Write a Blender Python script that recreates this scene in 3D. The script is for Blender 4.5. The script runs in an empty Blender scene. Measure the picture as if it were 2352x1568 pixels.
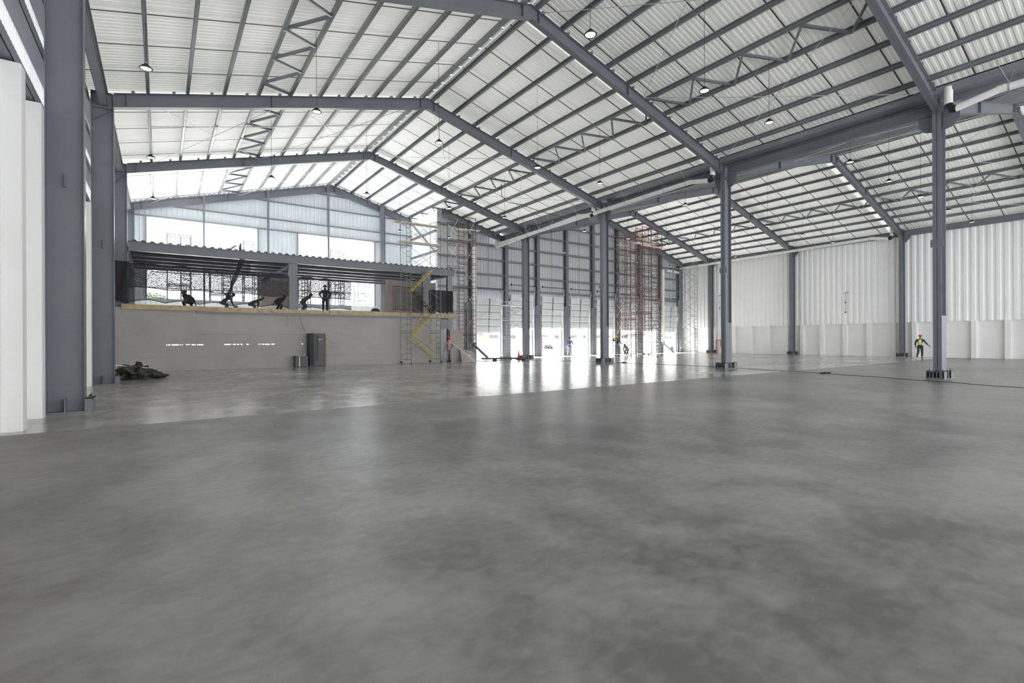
import bpy, bmesh, math, random
from mathutils import Vector, Matrix, noise
random.seed(7)
S = bpy.context.scene
COL = S.collection
PI = math.pi

# ------------------------------------------------------------------ camera
cd = bpy.data.cameras.new('camera'); cam = bpy.data.objects.new('camera', cd); COL.objects.link(cam)
cd.sensor_width = 36; cd.lens = 1133.8/2352*36; cd.shift_y = -3.63/2352
cd.clip_start = .05; cd.clip_end = 600
cam.matrix_world = (Matrix.Translation((0, 0, 1.55)) @ Matrix.Rotation(math.radians(-35.449), 4, 'Z')
                    @ Matrix.Rotation(PI/2, 4, 'X') @ Matrix.Rotation(math.radians(-.257), 4, 'Z'))
S.camera = cam
# ------------------------------------------------------------------ world and exposure
W = bpy.data.worlds.new('world'); S.world = W; W.use_nodes = True
W.node_tree.nodes['Background'].inputs[0].default_value = (.975, .985, 1, 1)
W.node_tree.nodes['Background'].inputs[1].default_value = 1.15
S.view_settings.view_transform = 'Standard'; S.view_settings.look = 'None'
S.view_settings.gamma = 1; S.view_settings.use_curve_mapping = False
S.view_settings.exposure = 2.48
S.cycles.max_bounces = 10; S.cycles.diffuse_bounces = 7; S.cycles.transparent_max_bounces = 24
S.cycles.sample_clamp_indirect = 6
sd = bpy.data.lights.new('sun', 'SUN'); sd.energy = 11; sd.angle = .2; sd.color = (1, .985, .96)
sun = bpy.data.objects.new('sun', sd); COL.objects.link(sun); sun.rotation_euler = (math.radians(-48), 0, math.radians(15))
# ------------------------------------------------------------------ building constants (metres)
XL, XM0, XM1, XR = -1.37, 23.94, 24.5, 49.82
R1, R2 = 11.28, 37.2
ZH, ZR, ZH2 = 10.15, 13.5, 9.95
FY = [5.75, 14.47, 23.2, 31.92, 40.55]
YB = -11.0            # where the modelled part of the hall starts
YG, YD = 40.95, 36.25  # inner faces of gable wall and dock wall
XS = 18.25           # return wall between the two
def zbot(x):         # underside of the rafters
    if x <= R1: return ZH + (x-XL)*(ZR-ZH)/(R1-XL)
    if x <= 24.22: return ZR - (x-R1)*(ZR-ZH)/(XM0-R1)
    if x <= R2: return ZH + (x-XM1)*(ZR-ZH)/(R2-XM1)
    return ZR - (x-R2)*(ZR-ZH2)/(XR-R2)
RD = .52             # rafter depth
def zroof(x): return zbot(x) + RD + .2
ORD = ['first','second','third','fourth','fifth','sixth','seventh','eighth','ninth','tenth','eleventh','twelfth']

# ------------------------------------------------------------------ materials
def principled(name, col, rough=.6, metal=0, spec=.5):
    m = bpy.data.materials.new(name); m.use_nodes = True
    b = m.node_tree.nodes['Principled BSDF']
    b.inputs['Base Color'].default_value = (*col, 1); b.inputs['Roughness'].default_value = rough
    b.inputs['Metallic'].default_value = metal; b.inputs['Specular IOR Level'].default_value = spec
    return m
def mottled(name, c1, c2, scale=3, rough=.6, metal=0, detail=4, bump=0, bscale=40, spec=.5):
    m = principled(name, c1, rough, metal, spec); nt = m.node_tree; b = nt.nodes['Principled BSDF']
    tc = nt.nodes.new('ShaderNodeTexCoord'); n = nt.nodes.new('ShaderNodeTexNoise'); r = nt.nodes.new('ShaderNodeValToRGB')
    n.inputs['Scale'].default_value = scale; n.inputs['Detail'].default_value = detail
    r.color_ramp.elements[0].position = .35; r.color_ramp.elements[1].position = .65
    r.color_ramp.elements[0].color = (*c1, 1); r.color_ramp.elements[1].color = (*c2, 1)
    nt.links.new(tc.outputs['Object'], n.inputs['Vector']); nt.links.new(n.outputs['Fac'], r.inputs[0]); nt.links.new(r.outputs[0], b.inputs['Base Color'])
    if bump:
        n2 = nt.nodes.new('ShaderNodeTexNoise'); n2.inputs['Scale'].default_value = bscale
        bp = nt.nodes.new('ShaderNodeBump'); bp.inputs['Strength'].default_value = bump; bp.inputs['Distance'].default_value = .01
        nt.links.new(tc.outputs['Object'], n2.inputs['Vector']); nt.links.new(n2.outputs['Fac'], bp.inputs['Height']); nt.links.new(bp.outputs[0], b.inputs['Normal'])
    return m
def translucent(name, col, fac, rough=.5):
    m = mottled(name, col, tuple(c*.94 for c in col), 1.2, rough); nt = m.node_tree
    b = nt.nodes['Principled BSDF']; out = nt.nodes['Material Output']
    t = nt.nodes.new('ShaderNodeBsdfTranslucent'); t.inputs[0].default_value = (*col, 1)
    mx = nt.nodes.new('ShaderNodeMixShader'); mx.inputs[0].default_value = fac
    nt.links.new(b.outputs[0], mx.inputs[1]); nt.links.new(t.outputs[0], mx.inputs[2]); nt.links.new(mx.outputs[0], out.inputs[0])
    return m
def emissive(name, col, s):
    m = principled(name, col); b = m.node_tree.nodes['Principled BSDF']
    b.inputs['Emission Color'].default_value = (*col, 1); b.inputs['Emission Strength'].default_value = s
    return m
M = {}
M['steel'] = mottled('steel_paint', (.155, .166, .19), (.175, .187, .212), .8, .38, 0)
M['steel2'] = mottled('steel_paint_light', (.2, .215, .235), (.24, .255, .275), .9, .42, 0)
M['purlin'] = mottled('purlin_paint', (.2, .21, .225), (.25, .26, .275), .7, .38, 0)
M['galv'] = mottled('galvanised', (.5, .52, .54), (.62, .64, .66), 6, .35, .6)
M['black'] = mottled('black_plastic', (.012, .012, .014), (.02, .02, .023), 4, .35)
M['dark'] = mottled('dark_metal', (.03, .032, .036), (.05, .052, .056), 5, .5)
M['white'] = mottled('white_panel', (.84, .84, .83), (.88, .88, .875), .5, .55)
M['pvc'] = mottled('white_pvc', (.8, .8, .79), (.86, .86, .85), 2, .35)
M['lining'] = mottled('white_lining', (.91, .915, .92), (.93, .935, .94), .6, .5)
M['dockwall'] = mottled('grey_cladding', (.55, .575, .59), (.6, .62, .64), .5, .45)
M['door'] = mottled('dock_door_panel', (.68, .7, .71), (.74, .76, .77), 1.5, .4)
M['gable'] = translucent('gable_sheet', (.53, .575, .605), .011)
M['leftsheet'] = translucent('translucent_side_sheet', (.74, .77, .8), .07)
M['board'] = mottled('plasterboard', (.37, .355, .335), (.41, .395, .375), .5, .75)
M['board2'] = mottled('brown_board', (.34, .31, .28), (.4, .365, .33), 2, .7)
M['timber'] = mottled('timber', (.42, .32, .2), (.56, .44, .29), 3, .7)
M['plank'] = mottled('pale_plank', (.62, .58, .48), (.72, .68, .58), 3, .65)
M['scaf'] = mottled('scaffold_grey', (.16, .17, .16), (.3, .31, .3), 3, .5, .3)
M['scafred'] = mottled('scaffold_red', (.3, .04, .04), (.16, .09, .09), 1.2, .55, .2)
M['scafbrown'] = mottled('scaffold_brown', (.06, .036, .032), (.14, .075, .06), 1.5, .55, .2)
M['scafwhite'] = mottled('scaffold_white', (.7, .72, .72), (.8, .82, .82), 3, .45, .1)
M['yellow'] = mottled('yellow_paint', (.55, .42, .04), (.7, .58, .1), 4, .5)
M['orange'] = mottled('cone_orange', (.6, .07, .03), (.7, .1, .05), 6, .5)
M['red'] = mottled('red_paint', (.6, .04, .05), (.66, .06, .07), 4, .45)
M['tarp'] = mottled('black_tarpaulin', (.02, .022, .018), (.045, .046, .036), 4, .45)
M['rubber'] = mottled('rubber', (.02, .02, .02), (.03, .03, .03), 8, .7)
M['ground'] = mottled('pale_ground', (.62, .61, .58), (.7, .69, .66), .2, .85)
M['leaf'] = mottled('leaves', (.04, .09, .02), (.1, .18, .05), 4, .6)
M['skin'] = mottled('skin', (.28, .15, .1), (.32, .18, .12), 9, .55)
M['navy'] = mottled('navy_cloth', (.03, .04, .08), (.05, .06, .11), 9, .8)
M['blue'] = mottled('blue_shirt', (.1, .13, .3), (.13, .17, .36), 9, .8)
M['char'] = mottled('charcoal_cloth', (.03, .03, .035), (.05, .05, .055), 9, .8)
M['jeans'] = mottled('faded_jeans', (.2, .23, .28), (.28, .31, .36), 9, .85)
M['greycloth'] = mottled('grey_cloth', (.25, .25, .25), (.33, .33, .33), 9, .85)
M['hivis'] = mottled('hi_vis', (.55, .75, .05), (.65, .85, .1), 9, .6)
M['silver'] = mottled('reflective_tape', (.8, .82, .8), (.85, .87, .85), 9, .4)
M['pink'] = mottled('pink_cloth', (.75, .18, .2), (.8, .25, .25), 9, .7)
M['helmY'] = mottled('yellow_helmet', (.8, .65, .03), (.85, .7, .06), 9, .3)
M['helmR'] = mottled('red_helmet', (.65, .06, .04), (.7, .08, .06), 9, .3)
M['helmW'] = mottled('white_helmet', (.75, .75, .75), (.8, .8, .8), 9, .3)
M['lamp'] = emissive('lamp_diffuser', (1, .99, .96), .2)

def floor_mat():
    m = principled('polished_concrete', (.4, .4, .39), .3); nt = m.node_tree; b = nt.nodes['Principled BSDF']; L = nt.links
    N = nt.nodes.new; geo = N('ShaderNodeNewGeometry')
    def nz(scale, detail, dist=0, sc=None):
        n = N('ShaderNodeTexNoise'); n.inputs['Scale'].default_value = scale; n.inputs['Detail'].default_value = detail
        n.inputs['Distortion'].default_value = dist
        if sc:
            mp = N('ShaderNodeMapping'); mp.inputs['Scale'].default_value = sc; L.new(geo.outputs['Position'], mp.inputs[0]); L.new(mp.outputs[0], n.inputs['Vector'])
        else: L.new(geo.outputs['Position'], n.inputs['Vector'])
        return n.outputs['Fac']
    def ma(op, a, c, d=None):
        n = N('ShaderNodeMath'); n.operation = op
        for i, v in enumerate((a, c, d)):
            if v is None: continue
            if isinstance(v, (int, float)): n.inputs[i].default_value = v
            else: L.new(v, n.inputs[i])
        return n.outputs[0]
    sep = N('ShaderNodeSeparateXYZ'); L.new(geo.outputs['Position'], sep.inputs[0])
    big = nz(.22, 5, .3); mid = nz(1.1, 10, .35, (1.3, 1, 1)); fine = nz(7, 9, .4, (1, 1.4, 1))
    v = ma('ADD', ma('MULTIPLY', big, .6), ma('ADD', ma('MULTIPLY', mid, .55), ma('MULTIPLY', fine, .3)))
    r = N('ShaderNodeValToRGB'); L.new(v, r.inputs[0]); e = r.color_ramp.elements
    e[0].position = .6; e[0].color = (.105, .104, .098, 1); e[1].position = .84; e[1].color = (.245, .242, .228, 1)
    # saw cut joints
    def line(axis, p, w):
        return ma('LESS_THAN', ma('ABSOLUTE', ma('SUBTRACT', sep.outputs[axis], p), 0), w)
    jl = None
    for ax, p, w in ((1, 11.55, .014), (1, 20.3, .012), (1, 29, .012), (0, 17.2, .01), (0, 22.9, .016), (0, 6.2, .008), (0, 36.5, .012)):
        l = line(ax, p, w); jl = l if jl is None else ma('MAXIMUM', jl, l)
    mx = N('ShaderNodeMixRGB'); L.new(ma('MULTIPLY', jl, .55), mx.inputs[0]); L.new(r.outputs[0], mx.inputs[1]); mx.inputs[2].default_value = (.1, .1, .095, 1)
    # a dusty unpolished margin along the left wall and the slightly paler slab beyond the joint, with brighter far light painted into its colour
    dr = N('ShaderNodeMapRange'); dr.inputs[1].default_value = 3.4; dr.inputs[2].default_value = .2; L.new(ma('ADD', sep.outputs[0], ma('MULTIPLY', mid, 2.4)), dr.inputs[0])
    dust = dr.outputs[0]
    mx2 = N('ShaderNodeMixRGB'); L.new(ma('MULTIPLY', dust, .35), mx2.inputs[0]); L.new(mx.outputs[0], mx2.inputs[1]); mx2.inputs[2].default_value = (.21, .185, .145, 1)
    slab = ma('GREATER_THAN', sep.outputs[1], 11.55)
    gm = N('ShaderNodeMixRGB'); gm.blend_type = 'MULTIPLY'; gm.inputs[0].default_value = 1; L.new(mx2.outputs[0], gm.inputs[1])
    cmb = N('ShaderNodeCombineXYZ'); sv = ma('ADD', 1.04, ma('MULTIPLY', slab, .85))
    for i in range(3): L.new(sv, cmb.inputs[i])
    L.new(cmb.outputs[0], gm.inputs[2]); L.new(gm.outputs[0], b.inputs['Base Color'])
    b.inputs['Specular IOR Level'].default_value = .8
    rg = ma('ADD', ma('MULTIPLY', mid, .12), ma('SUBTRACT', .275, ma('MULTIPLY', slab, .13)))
    L.new(ma('ADD', rg, ma('MULTIPLY', ma('MULTIPLY', dust, ma('SUBTRACT', 1, slab)), .2)), b.inputs['Roughness'])
    bp = N('ShaderNodeBump'); bp.inputs['Strength'].default_value = .03; bp.inputs['Distance'].default_value = .01
    L.new(ma('ADD', big, ma('MULTIPLY', fine, .2)), bp.inputs['Height']); L.new(bp.outputs[0], b.inputs['Normal'])
    return m
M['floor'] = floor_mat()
def roof_mat():
    m = principled('roof_sheet', (.7, .7, .68), .75, 0, .3); nt = m.node_tree; b = nt.nodes['Principled BSDF']; L = nt.links
    N = nt.nodes.new; geo = N('ShaderNodeNewGeometry'); sep = N('ShaderNodeSeparateXYZ'); L.new(geo.outputs['Position'], sep.inputs[0])
    def ma(op, a, c):
        n = N('ShaderNodeMath'); n.operation = op
        for i, v in enumerate((a, c)):
            if isinstance(v, (int, float)): n.inputs[i].default_value = v
            else: L.new(v, n.inputs[i])
        return n.outputs[0]
    def seam(period, off, w):
        return ma('LESS_THAN', ma('MODULO', ma('ADD', sep.outputs[1], 20+off), period), w)
    n = N('ShaderNodeTexNoise'); n.inputs['Scale'].default_value = .35; n.inputs['Detail'].default_value = 3; L.new(geo.outputs['Position'], n.inputs[0])
    r = N('ShaderNodeValToRGB'); L.new(n.outputs['Fac'], r.inputs[0]); e = r.color_ramp.elements
    e[0].position = .3; e[0].color = (.74, .75, .72, 1); e[1].position = .7; e[1].color = (.8, .8, .78, 1)
    f = ma('MAXIMUM', ma('MULTIPLY', seam(1.9, 0, .058), .95), ma('MULTIPLY', ma('MAXIMUM', seam(1.9, 1.18, .014), seam(1.9, .32, .014)), .45))
    mx = N('ShaderNodeMixRGB'); L.new(f, mx.inputs[0]); L.new(r.outputs[0], mx.inputs[1]); mx.inputs[2].default_value = (.05, .05, .05, 1)
    L.new(mx.outputs[0], b.inputs['Base Color'])
    t = N('ShaderNodeBsdfTranslucent'); L.new(mx.outputs[0], t.inputs[0]); ms = N('ShaderNodeMixShader')
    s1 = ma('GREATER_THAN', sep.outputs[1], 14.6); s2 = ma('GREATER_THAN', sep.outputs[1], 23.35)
    fac = ma('ADD', .007, ma('ADD', ma('MULTIPLY', s1, .01), ma('MULTIPLY', s2, .009)))  # translucency added, stronger in the far bays, to brighten the ceiling there
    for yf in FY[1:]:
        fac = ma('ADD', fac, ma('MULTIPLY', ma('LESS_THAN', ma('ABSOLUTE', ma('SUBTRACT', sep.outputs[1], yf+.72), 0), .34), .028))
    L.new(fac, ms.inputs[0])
    L.new(b.outputs[0], ms.inputs[1]); L.new(t.outputs[0], ms.inputs[2]); L.new(ms.outputs[0], nt.nodes['Material Output'].inputs[0])
    return m
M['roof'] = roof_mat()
def net_mat(name, fac, col=(.02, .02, .024), r=.1):
    rv = r
    m = principled(name, col, .8); nt = m.node_tree; L = nt.links; N = nt.nodes.new
    b = nt.nodes['Principled BSDF']; out = nt.nodes['Material Output']
    tc = N('ShaderNodeTexCoord'); mp = N('ShaderNodeMapping'); mp.inputs['Scale'].default_value = (1, 1, .9)
    n = N('ShaderNodeTexNoise'); n.inputs['Scale'].default_value = 2.6; n.inputs['Detail'].default_value = 2; n.inputs['Distortion'].default_value = 2.5
    w = N('ShaderNodeTexWave'); w.wave_type = 'RINGS'; w.inputs['Scale'].default_value = 4.2; w.inputs['Distortion'].default_value = 14; w.inputs['Detail'].default_value = 3; w.inputs['Detail Scale'].default_value = 2.2
    L.new(tc.outputs['Object'], mp.inputs[0]); L.new(mp.outputs[0], n.inputs[0]); L.new(mp.outputs[0], w.inputs[0])
    r = N('ShaderNodeMapRange'); r.inputs[1].default_value = .25; r.inputs[2].default_value = .75; r.inputs[3].default_value = fac-rv; r.inputs[4].default_value = fac+rv
    L.new(w.outputs['Fac'], r.inputs[0])
    t = N('ShaderNodeBsdfTransparent'); mx = N('ShaderNodeMixShader')
    L.new(r.outputs[0], mx.inputs[0]); L.new(t.outputs[0], mx.inputs[1]); L.new(b.outputs[0], mx.inputs[2]); L.new(mx.outputs[0], out.inputs[0])
    return m
M['net'] = net_mat('debris_net', .9, r=.09)
M['net2'] = net_mat('debris_net_single', .66, r=.05)
M['net4'] = net_mat('debris_net_thin', .3, r=.05)
M['net3'] = net_mat('debris_net_folded', .95, r=.04)

# ------------------------------------------------------------------ mesh helpers
class MB:
    def __init__(s): s.v = []; s.f = []; s.sm = []
    def add(s, vs, fs, smooth=False):
        o = len(s.v); s.v += [tuple(v) for v in vs]; s.f += [tuple(i+o for i in f) for f in fs]; s.sm += [smooth]*len(fs); return s
    def box(s, x0, x1, y0, y1, z0, z1):
        vs = [(x, y, z) for x in (x0, x1) for y in (y0, y1) for z in (z0, z1)]
        return s.add(vs, [(0,1,3,2), (4,6,7,5), (0,4,5,1), (2,3,7,6), (0,2,6,4), (1,5,7,3)])
    def bar(s, a, b, w, h, up=(0, 0, 1)):       # rectangular bar between two points
        a, b = Vector(a), Vector(b); d = (b-a).normalized(); up = Vector(up)
        if abs(d.dot(up)) > .99: up = Vector((1, 0, 0))
        x = d.cross(up).normalized(); y = x.cross(d).normalized()
        vs = []
        for p in (a, b):
            for sx, sy in ((-1,-1), (1,-1), (1,1), (-1,1)): vs.append(p + x*sx*w/2 + y*sy*h/2)
        return s.add(vs, [(3,2,1,0), (4,5,6,7), (0,1,5,4), (1,2,6,5), (2,3,7,6), (3,0,4,7)])
    def tube(s, pts, r, n=8, cap=True):
        pts = [Vector(p) for p in pts]; rr = r if isinstance(r, (list, tuple)) else [r]*len(pts)
        vs = []; prev = None
        for i, p in enumerate(pts):
            d = (pts[min(i+1, len(pts)-1)] - pts[max(i-1, 0)]).normalized()
            if prev is None:
                x = d.cross(Vector((0, 0, 1)));
                if x.length < .01: x = Vector((1, 0, 0))
            else: x = prev - d*prev.dot(d)
            x.normalize(); y = d.cross(x); prev = x
            for k in range(n):
                a = 2*PI*k/n; vs.append(p + (x*math.cos(a) + y*math.sin(a))*rr[i])
        fs = [(i*n+k, i*n+(k+1)%n, (i+1)*n+(k+1)%n, (i+1)*n+k) for i in range(len(pts)-1) for k in range(n)]
        s.add(vs, fs, True)
        if cap: s.add(vs[:n], [tuple(reversed(range(n)))]); s.add(vs[-n:], [tuple(range(n))])
        return s
    def lathe(s, prof, c=(0, 0, 0), n=20, axis='z'):
        vs = []
        for r, z in prof:
            for k in range(n):
                a = 2*PI*k/n; p = (r*math.cos(a), r*math.sin(a), z)
                if axis == 'x': p = (p[2], p[0], p[1])
                if axis == 'y': p = (p[0], p[2], p[1])
                vs.append((c[0]+p[0], c[1]+p[1], c[2]+p[2]))
        fs = [(i*n+k, i*n+(k+1)%n, (i+1)*n+(k+1)%n, (i+1)*n+k) for i in range(len(prof)-1) for k in range(n)]
        return s.add(vs, fs, True)
    def prism(s, pts, v):                      # polygon pts (3D) extruded by vector v
        n = len(pts); v = Vector(v); vs = [Vector(p) for p in pts]; vs += [p+v for p in vs]
        return s.add(vs, [tuple(reversed(range(n))), tuple(range(n, 2*n))] + [(i, (i+1)%n, (i+1)%n+n, i+n) for i in range(n)])
    def build(s, name, mat, parent=None, loc=None):
        me = bpy.data.meshes.new(name); me.from_pydata(s.v, [], s.f); me.materials.append(mat)
        me.polygons.foreach_set('use_smooth', s.sm)
        bm = bmesh.new(); bm.from_mesh(me); bmesh.ops.recalc_face_normals(bm, faces=bm.faces); bm.to_mesh(me); bm.free()
        o = bpy.data.objects.new(name, me); COL.objects.link(o)
        if parent is not None: o.parent = parent
        if loc is not None: o.location = loc
        return o
def tag(o, label, cat, group=None):
    o['label'] = label; o['category'] = cat
    if group: o['group'] = group
    return o
def thing(name, label, cat, loc=(0, 0, 0), rz=0, group=None):
    o = bpy.data.objects.new(name, None); COL.objects.link(o); o.location = loc; o.rotation_euler = (0, 0, rz)
    o.empty_display_size = .2
    return tag(o, label, cat, group)
def struct(o): o['kind'] = 'structure'; return o
def copy_tree(o, parent=None):
    c = o.copy(); COL.objects.link(c); c.parent = parent
    for ch in [k for k in o.children]: copy_tree(ch, c)
    return c
def corr(u0, u1, pitch, depth, fn, v0, v1, flip=False, vseg=1):
    """trapezoid profile sheet; fn(u, v, d) gives the point"""
    us = []; u = u0
    while u < u1-1e-6:
        for du, d in ((0, 0), (.42, 0), (.52, 1), (.9, 1)):
            if u+du*pitch < u1: us.append((u+du*pitch, d*depth))
        u += pitch
    us.append((u1, 0)); vs = []; n = len(us)
    f0 = v0 if callable(v0) else (lambda u: v0); f1 = v1 if callable(v1) else (lambda u: v1)
    for k in range(vseg+1):
        for u, d in us: vs.append(fn(u, f0(u)+(f1(u)-f0(u))*k/vseg, d))
    fs = [(k*n+i, k*n+i+1, (k+1)*n+i+1, (k+1)*n+i) for k in range(vseg) for i in range(n-1)]
    return vs, fs
def ibeam(mb, a, b, depth, width, t=.02, tw=.012):
    """I section: a, b lower-flange axis points, depth is vertical, width across in Y"""
    (x0, y0, z0), (x1, y1, z1) = a, b
    mb.prism([(x0, y0-tw/2, z0), (x1, y0-tw/2, z1), (x1, y0-tw/2, z1+depth), (x0, y0-tw/2, z0+depth)], (0, tw, 0))
    for dz in (0, depth-t):
        mb.prism([(x0, y0-width/2, z0+dz), (x1, y0-width/2, z1+dz), (x1, y0-width/2, z1+dz+t), (x0, y0-width/2, z0+dz+t)], (0, width, 0))

# ------------------------------------------------------------------ floor and ground
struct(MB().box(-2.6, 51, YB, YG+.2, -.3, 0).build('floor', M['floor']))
g = MB().box(-60, 140, YG+.2, 160, -.42, -.06).box(18.4, 140, YD+.25, YG+.2, -.42, -.06).box(51, 140, YB, YD+.25, -.42, -.06).box(-60, -2.6, YB, YG+.2, -.42, -.06)
struct(g.build('ground_outside', M['ground']))

# ------------------------------------------------------------------ roof sheets
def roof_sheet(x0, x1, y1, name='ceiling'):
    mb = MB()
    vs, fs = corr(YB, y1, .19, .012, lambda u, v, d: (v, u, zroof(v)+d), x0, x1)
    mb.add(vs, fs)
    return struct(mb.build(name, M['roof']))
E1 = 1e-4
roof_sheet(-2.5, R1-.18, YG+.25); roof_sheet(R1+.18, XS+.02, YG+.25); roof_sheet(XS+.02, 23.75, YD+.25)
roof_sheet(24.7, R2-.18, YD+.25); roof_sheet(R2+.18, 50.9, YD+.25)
# ridge vents: dark strip with light clips
for k, (xr, y1, nm) in enumerate(((R1, YG+.2, 'left'), (R2, YD+.2, 'right'))):
    t = thing('ridge_vent', f'dark ridge vent strip with pale clips along the {nm} nave ridge', 'vent', (xr, 0, zroof(xr)-.02), 0, 'ridge vents')
    MB().box(-.28, .28, YB, y1, .07, .12).build('vent_strip', M['dark'], t)
    c = MB(); y = YB+.5
    while y < y1: c.box(-.2, .12, y, y+.07, -.05, .02); y += .87
    c.build('clip_row', M['lining'], t)['kind'] = 'stuff'
# valley gutter between the naves and eaves gutters
tag(MB().box(23.55, 24.9, YB, YD-.45, 10.86, 10.9).box(23.55, 23.6, YB, YD-.45, 10.62, 10.9).box(24.85, 24.9, YB, YD-.45, 10.62, 10.9).build('valley_gutter', M['steel2']),
    'light grey folded sheet valley gutter above the middle row of columns', 'gutter')

# ------------------------------------------------------------------ purlins
def purlin(x, y1, label, group, s):
    mb = MB(); z = zbot(x)+RD; h = .2; w = .1
    mb.box(x-.006, x+.006, YB, y1, z, z+h-.01).box(x, x+s*w, YB, y1, z, z+.012).box(x, x+s*w, YB, y1, z+h-.022, z+h-.01).box(x+s*w-.008*s, x+s*w, YB, y1, z, z+.03)
    tag(mb.build('purlin', M['purlin']), label, 'purlin', group)
PX = [.12+1.26*i-.52 for i in range(10)]
for i, x in enumerate(PX):
    purlin(x, YG-.02, f'grey roof purlin, {ORD[i]} up from the left eaves on the left slope', 'purlins of the left nave left slope', 1)
for i, x in enumerate(PX):
    xx = 2*R1-x
    purlin(xx, (YG if xx < XS else YD)-.02, f'grey roof purlin, {ORD[i]} up from the middle columns, left nave', 'purlins of the left nave right slope', -1)
for i, x in enumerate(PX):
    purlin(x-R1+R2, YD-.02, f'grey roof purlin, {ORD[i]} up from the middle columns on the right nave', 'purlins of the right nave left slope', 1)
for i, x in enumerate(PX):
    purlin(R2+(R1-x), YD-.02, f'grey roof purlin, {ORD[i]} up from the right wall eaves', 'purlins of the right nave right slope', -1)

# zigzag wind girders between two purlins
BN = ['nearest bay', 'second bay', 'third bay', 'fourth bay', 'farthest bay']
BY = [-2.95]+FY
def girder(xa, xb, y0, y1, label, group):
    t = thing('zigzag_brace', label, 'brace', ((xa+xb)/2, y0, zbot((xa+xb)/2)+RD), 0, group)
    n = 8; o = Vector(t.location)
    for k in range(n):
        p = Vector((xa if k % 2 else xb, y0+.15+(y1-y0-.3)*k/n, 0)); q = Vector((xb if k % 2 else xa, y0+.15+(y1-y0-.3)*(k+1)/n, 0))
        p.z = zbot(p.x)+RD+.03; q.z = zbot(q.x)+RD+.03
        MB().bar(p-o, q-o, .02, .11).bar(p-o-Vector((0, 0, .05)), q-o-Vector((0, 0, .05)), .09, .012).build('diagonal', M['steel'] if k % 2 else M['steel2'], t)
for b in range(5):
    y0, y1 = BY[b], BY[b+1]
    pass
    girder(PX[3], PX[4], y0, y1, f'zigzag brace, left slope of left nave, {BN[b]}', 'zigzag braces')
    girder(2*R1-PX[3], 2*R1-PX[4], y0, y1, f'zigzag brace, right slope of left nave, {BN[b]}', 'zigzag braces')
    ye = min(y1, YD-.2)
    girder(R2-R1+PX[3], R2-R1+PX[4], y0, y1 if b < 4 else ye, f'zigzag brace, left slope of right nave, {BN[b]}', 'zigzag braces')
    girder(R2+R1-PX[3], R2+R1-PX[4], y0, y1 if b < 4 else ye, f'zigzag brace, right slope of right nave, {BN[b]}', 'zigzag braces')

# cross bracing rods
def rods(xs, y0, y1, where):
    for i in range(len(xs)-1):
        for a, b, w in ((xs[i], xs[i+1], 'rising away'), (xs[i+1], xs[i], 'falling away')):
            mb = MB().tube([(a, y0+.1, zbot(a)+.32), ((a+b)/2, (y0+y1)/2, zbot((a+b)/2)+.3), (b, y1-.1, zbot(b)+.32)], .014, 6)
            tag(mb.build('brace_rod', M['galv']), f'thin brace rod {w}, {ORD[i]} panel, {where}', 'rod', 'roof brace rods')
for b, (y0, y1) in enumerate(((FY[0], FY[1]), (FY[2], FY[3]), (FY[3], FY[4]))):
    nm = ('second bay', 'fourth bay', 'farthest bay')[b]
    rods([-.45, 4.7, 10.95], y0, y1, f'left slope of left nave, {nm}')
    if b < 2:
        rods([11.6, 17.4, 23.4], y0, y1, f'right slope of left nave, {nm}')
        rods([25.0, 31.0, 36.9], y0, y1, f'left slope of right nave, {nm}')
        rods([37.5, 43.4, 49.4], y0, y1, f'right slope of right nave, {nm}')

# ------------------------------------------------------------------ portal frames
FN = ['nearest', 'second', 'third', 'fourth', 'farthest']
def base_stool(t, x0, x1, ex, full=True):
    """base plate with stiffener fins around a column foot; local coordinates"""
    mb = MB().box(x0-ex, x1+ex, -.27, .27, 0, .025)
    mb.build('base_plate', M['steel'], t)
    mb = MB()
    for y in (-.27, -.15, -.05, .05, .15, .255):
        mb.box(x0-ex, x0, y, y+.018, .025, .31)
        if full: mb.box(x1, x1+ex, y, y+.018, .025, .31)
    mb.box(x0-ex, x0-ex+.015, -.27, .27, .27, .31).box(x0-ex, x0, -.27, .27, .295, .31).box(x0-ex, x0-ex+.015, -.27, .27, .025, .06)
    if full: mb.box(x1+ex-.015, x1+ex, -.27, .27, .27, .31).box(x1, x1+ex, -.27, .27, .295, .31)
    mb.box((x0+x1)/2-.01, (x0+x1)/2+.01, -.27, -.02, .025, .31)
    mb.build('stiffener_ring', M['steel'], t)
    mb = MB()
    for x in (x0-ex*.55, x1+ex*.55):
        for y in (-.2, 0, .2): mb.lathe([(0, .37), (.014, .37), (.014, .31), (.025, .31), (.025, .025)], (x, y, 0), 6)
    mb.build('anchor_bolts', M['dark'], t)
def column(x0, x1, y, h, name_label, group, inner):
    xc = (x0+x1)/2
    t = thing('steel_column', name_label, 'column', (xc, y+.13, 0), 0, group)
    a, b = x0-xc, x1-xc; w = .26
    MB().box(a, a+.018, -w/2, w/2, .02, h).box(b-.018, b, -w/2, w/2, .02, h).box(a, b, -.007, .007, .02, h).box(a, b, -w/2, w/2, h-.015, h).build('shaft', M['steel'], t)
    return t, a, b
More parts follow.
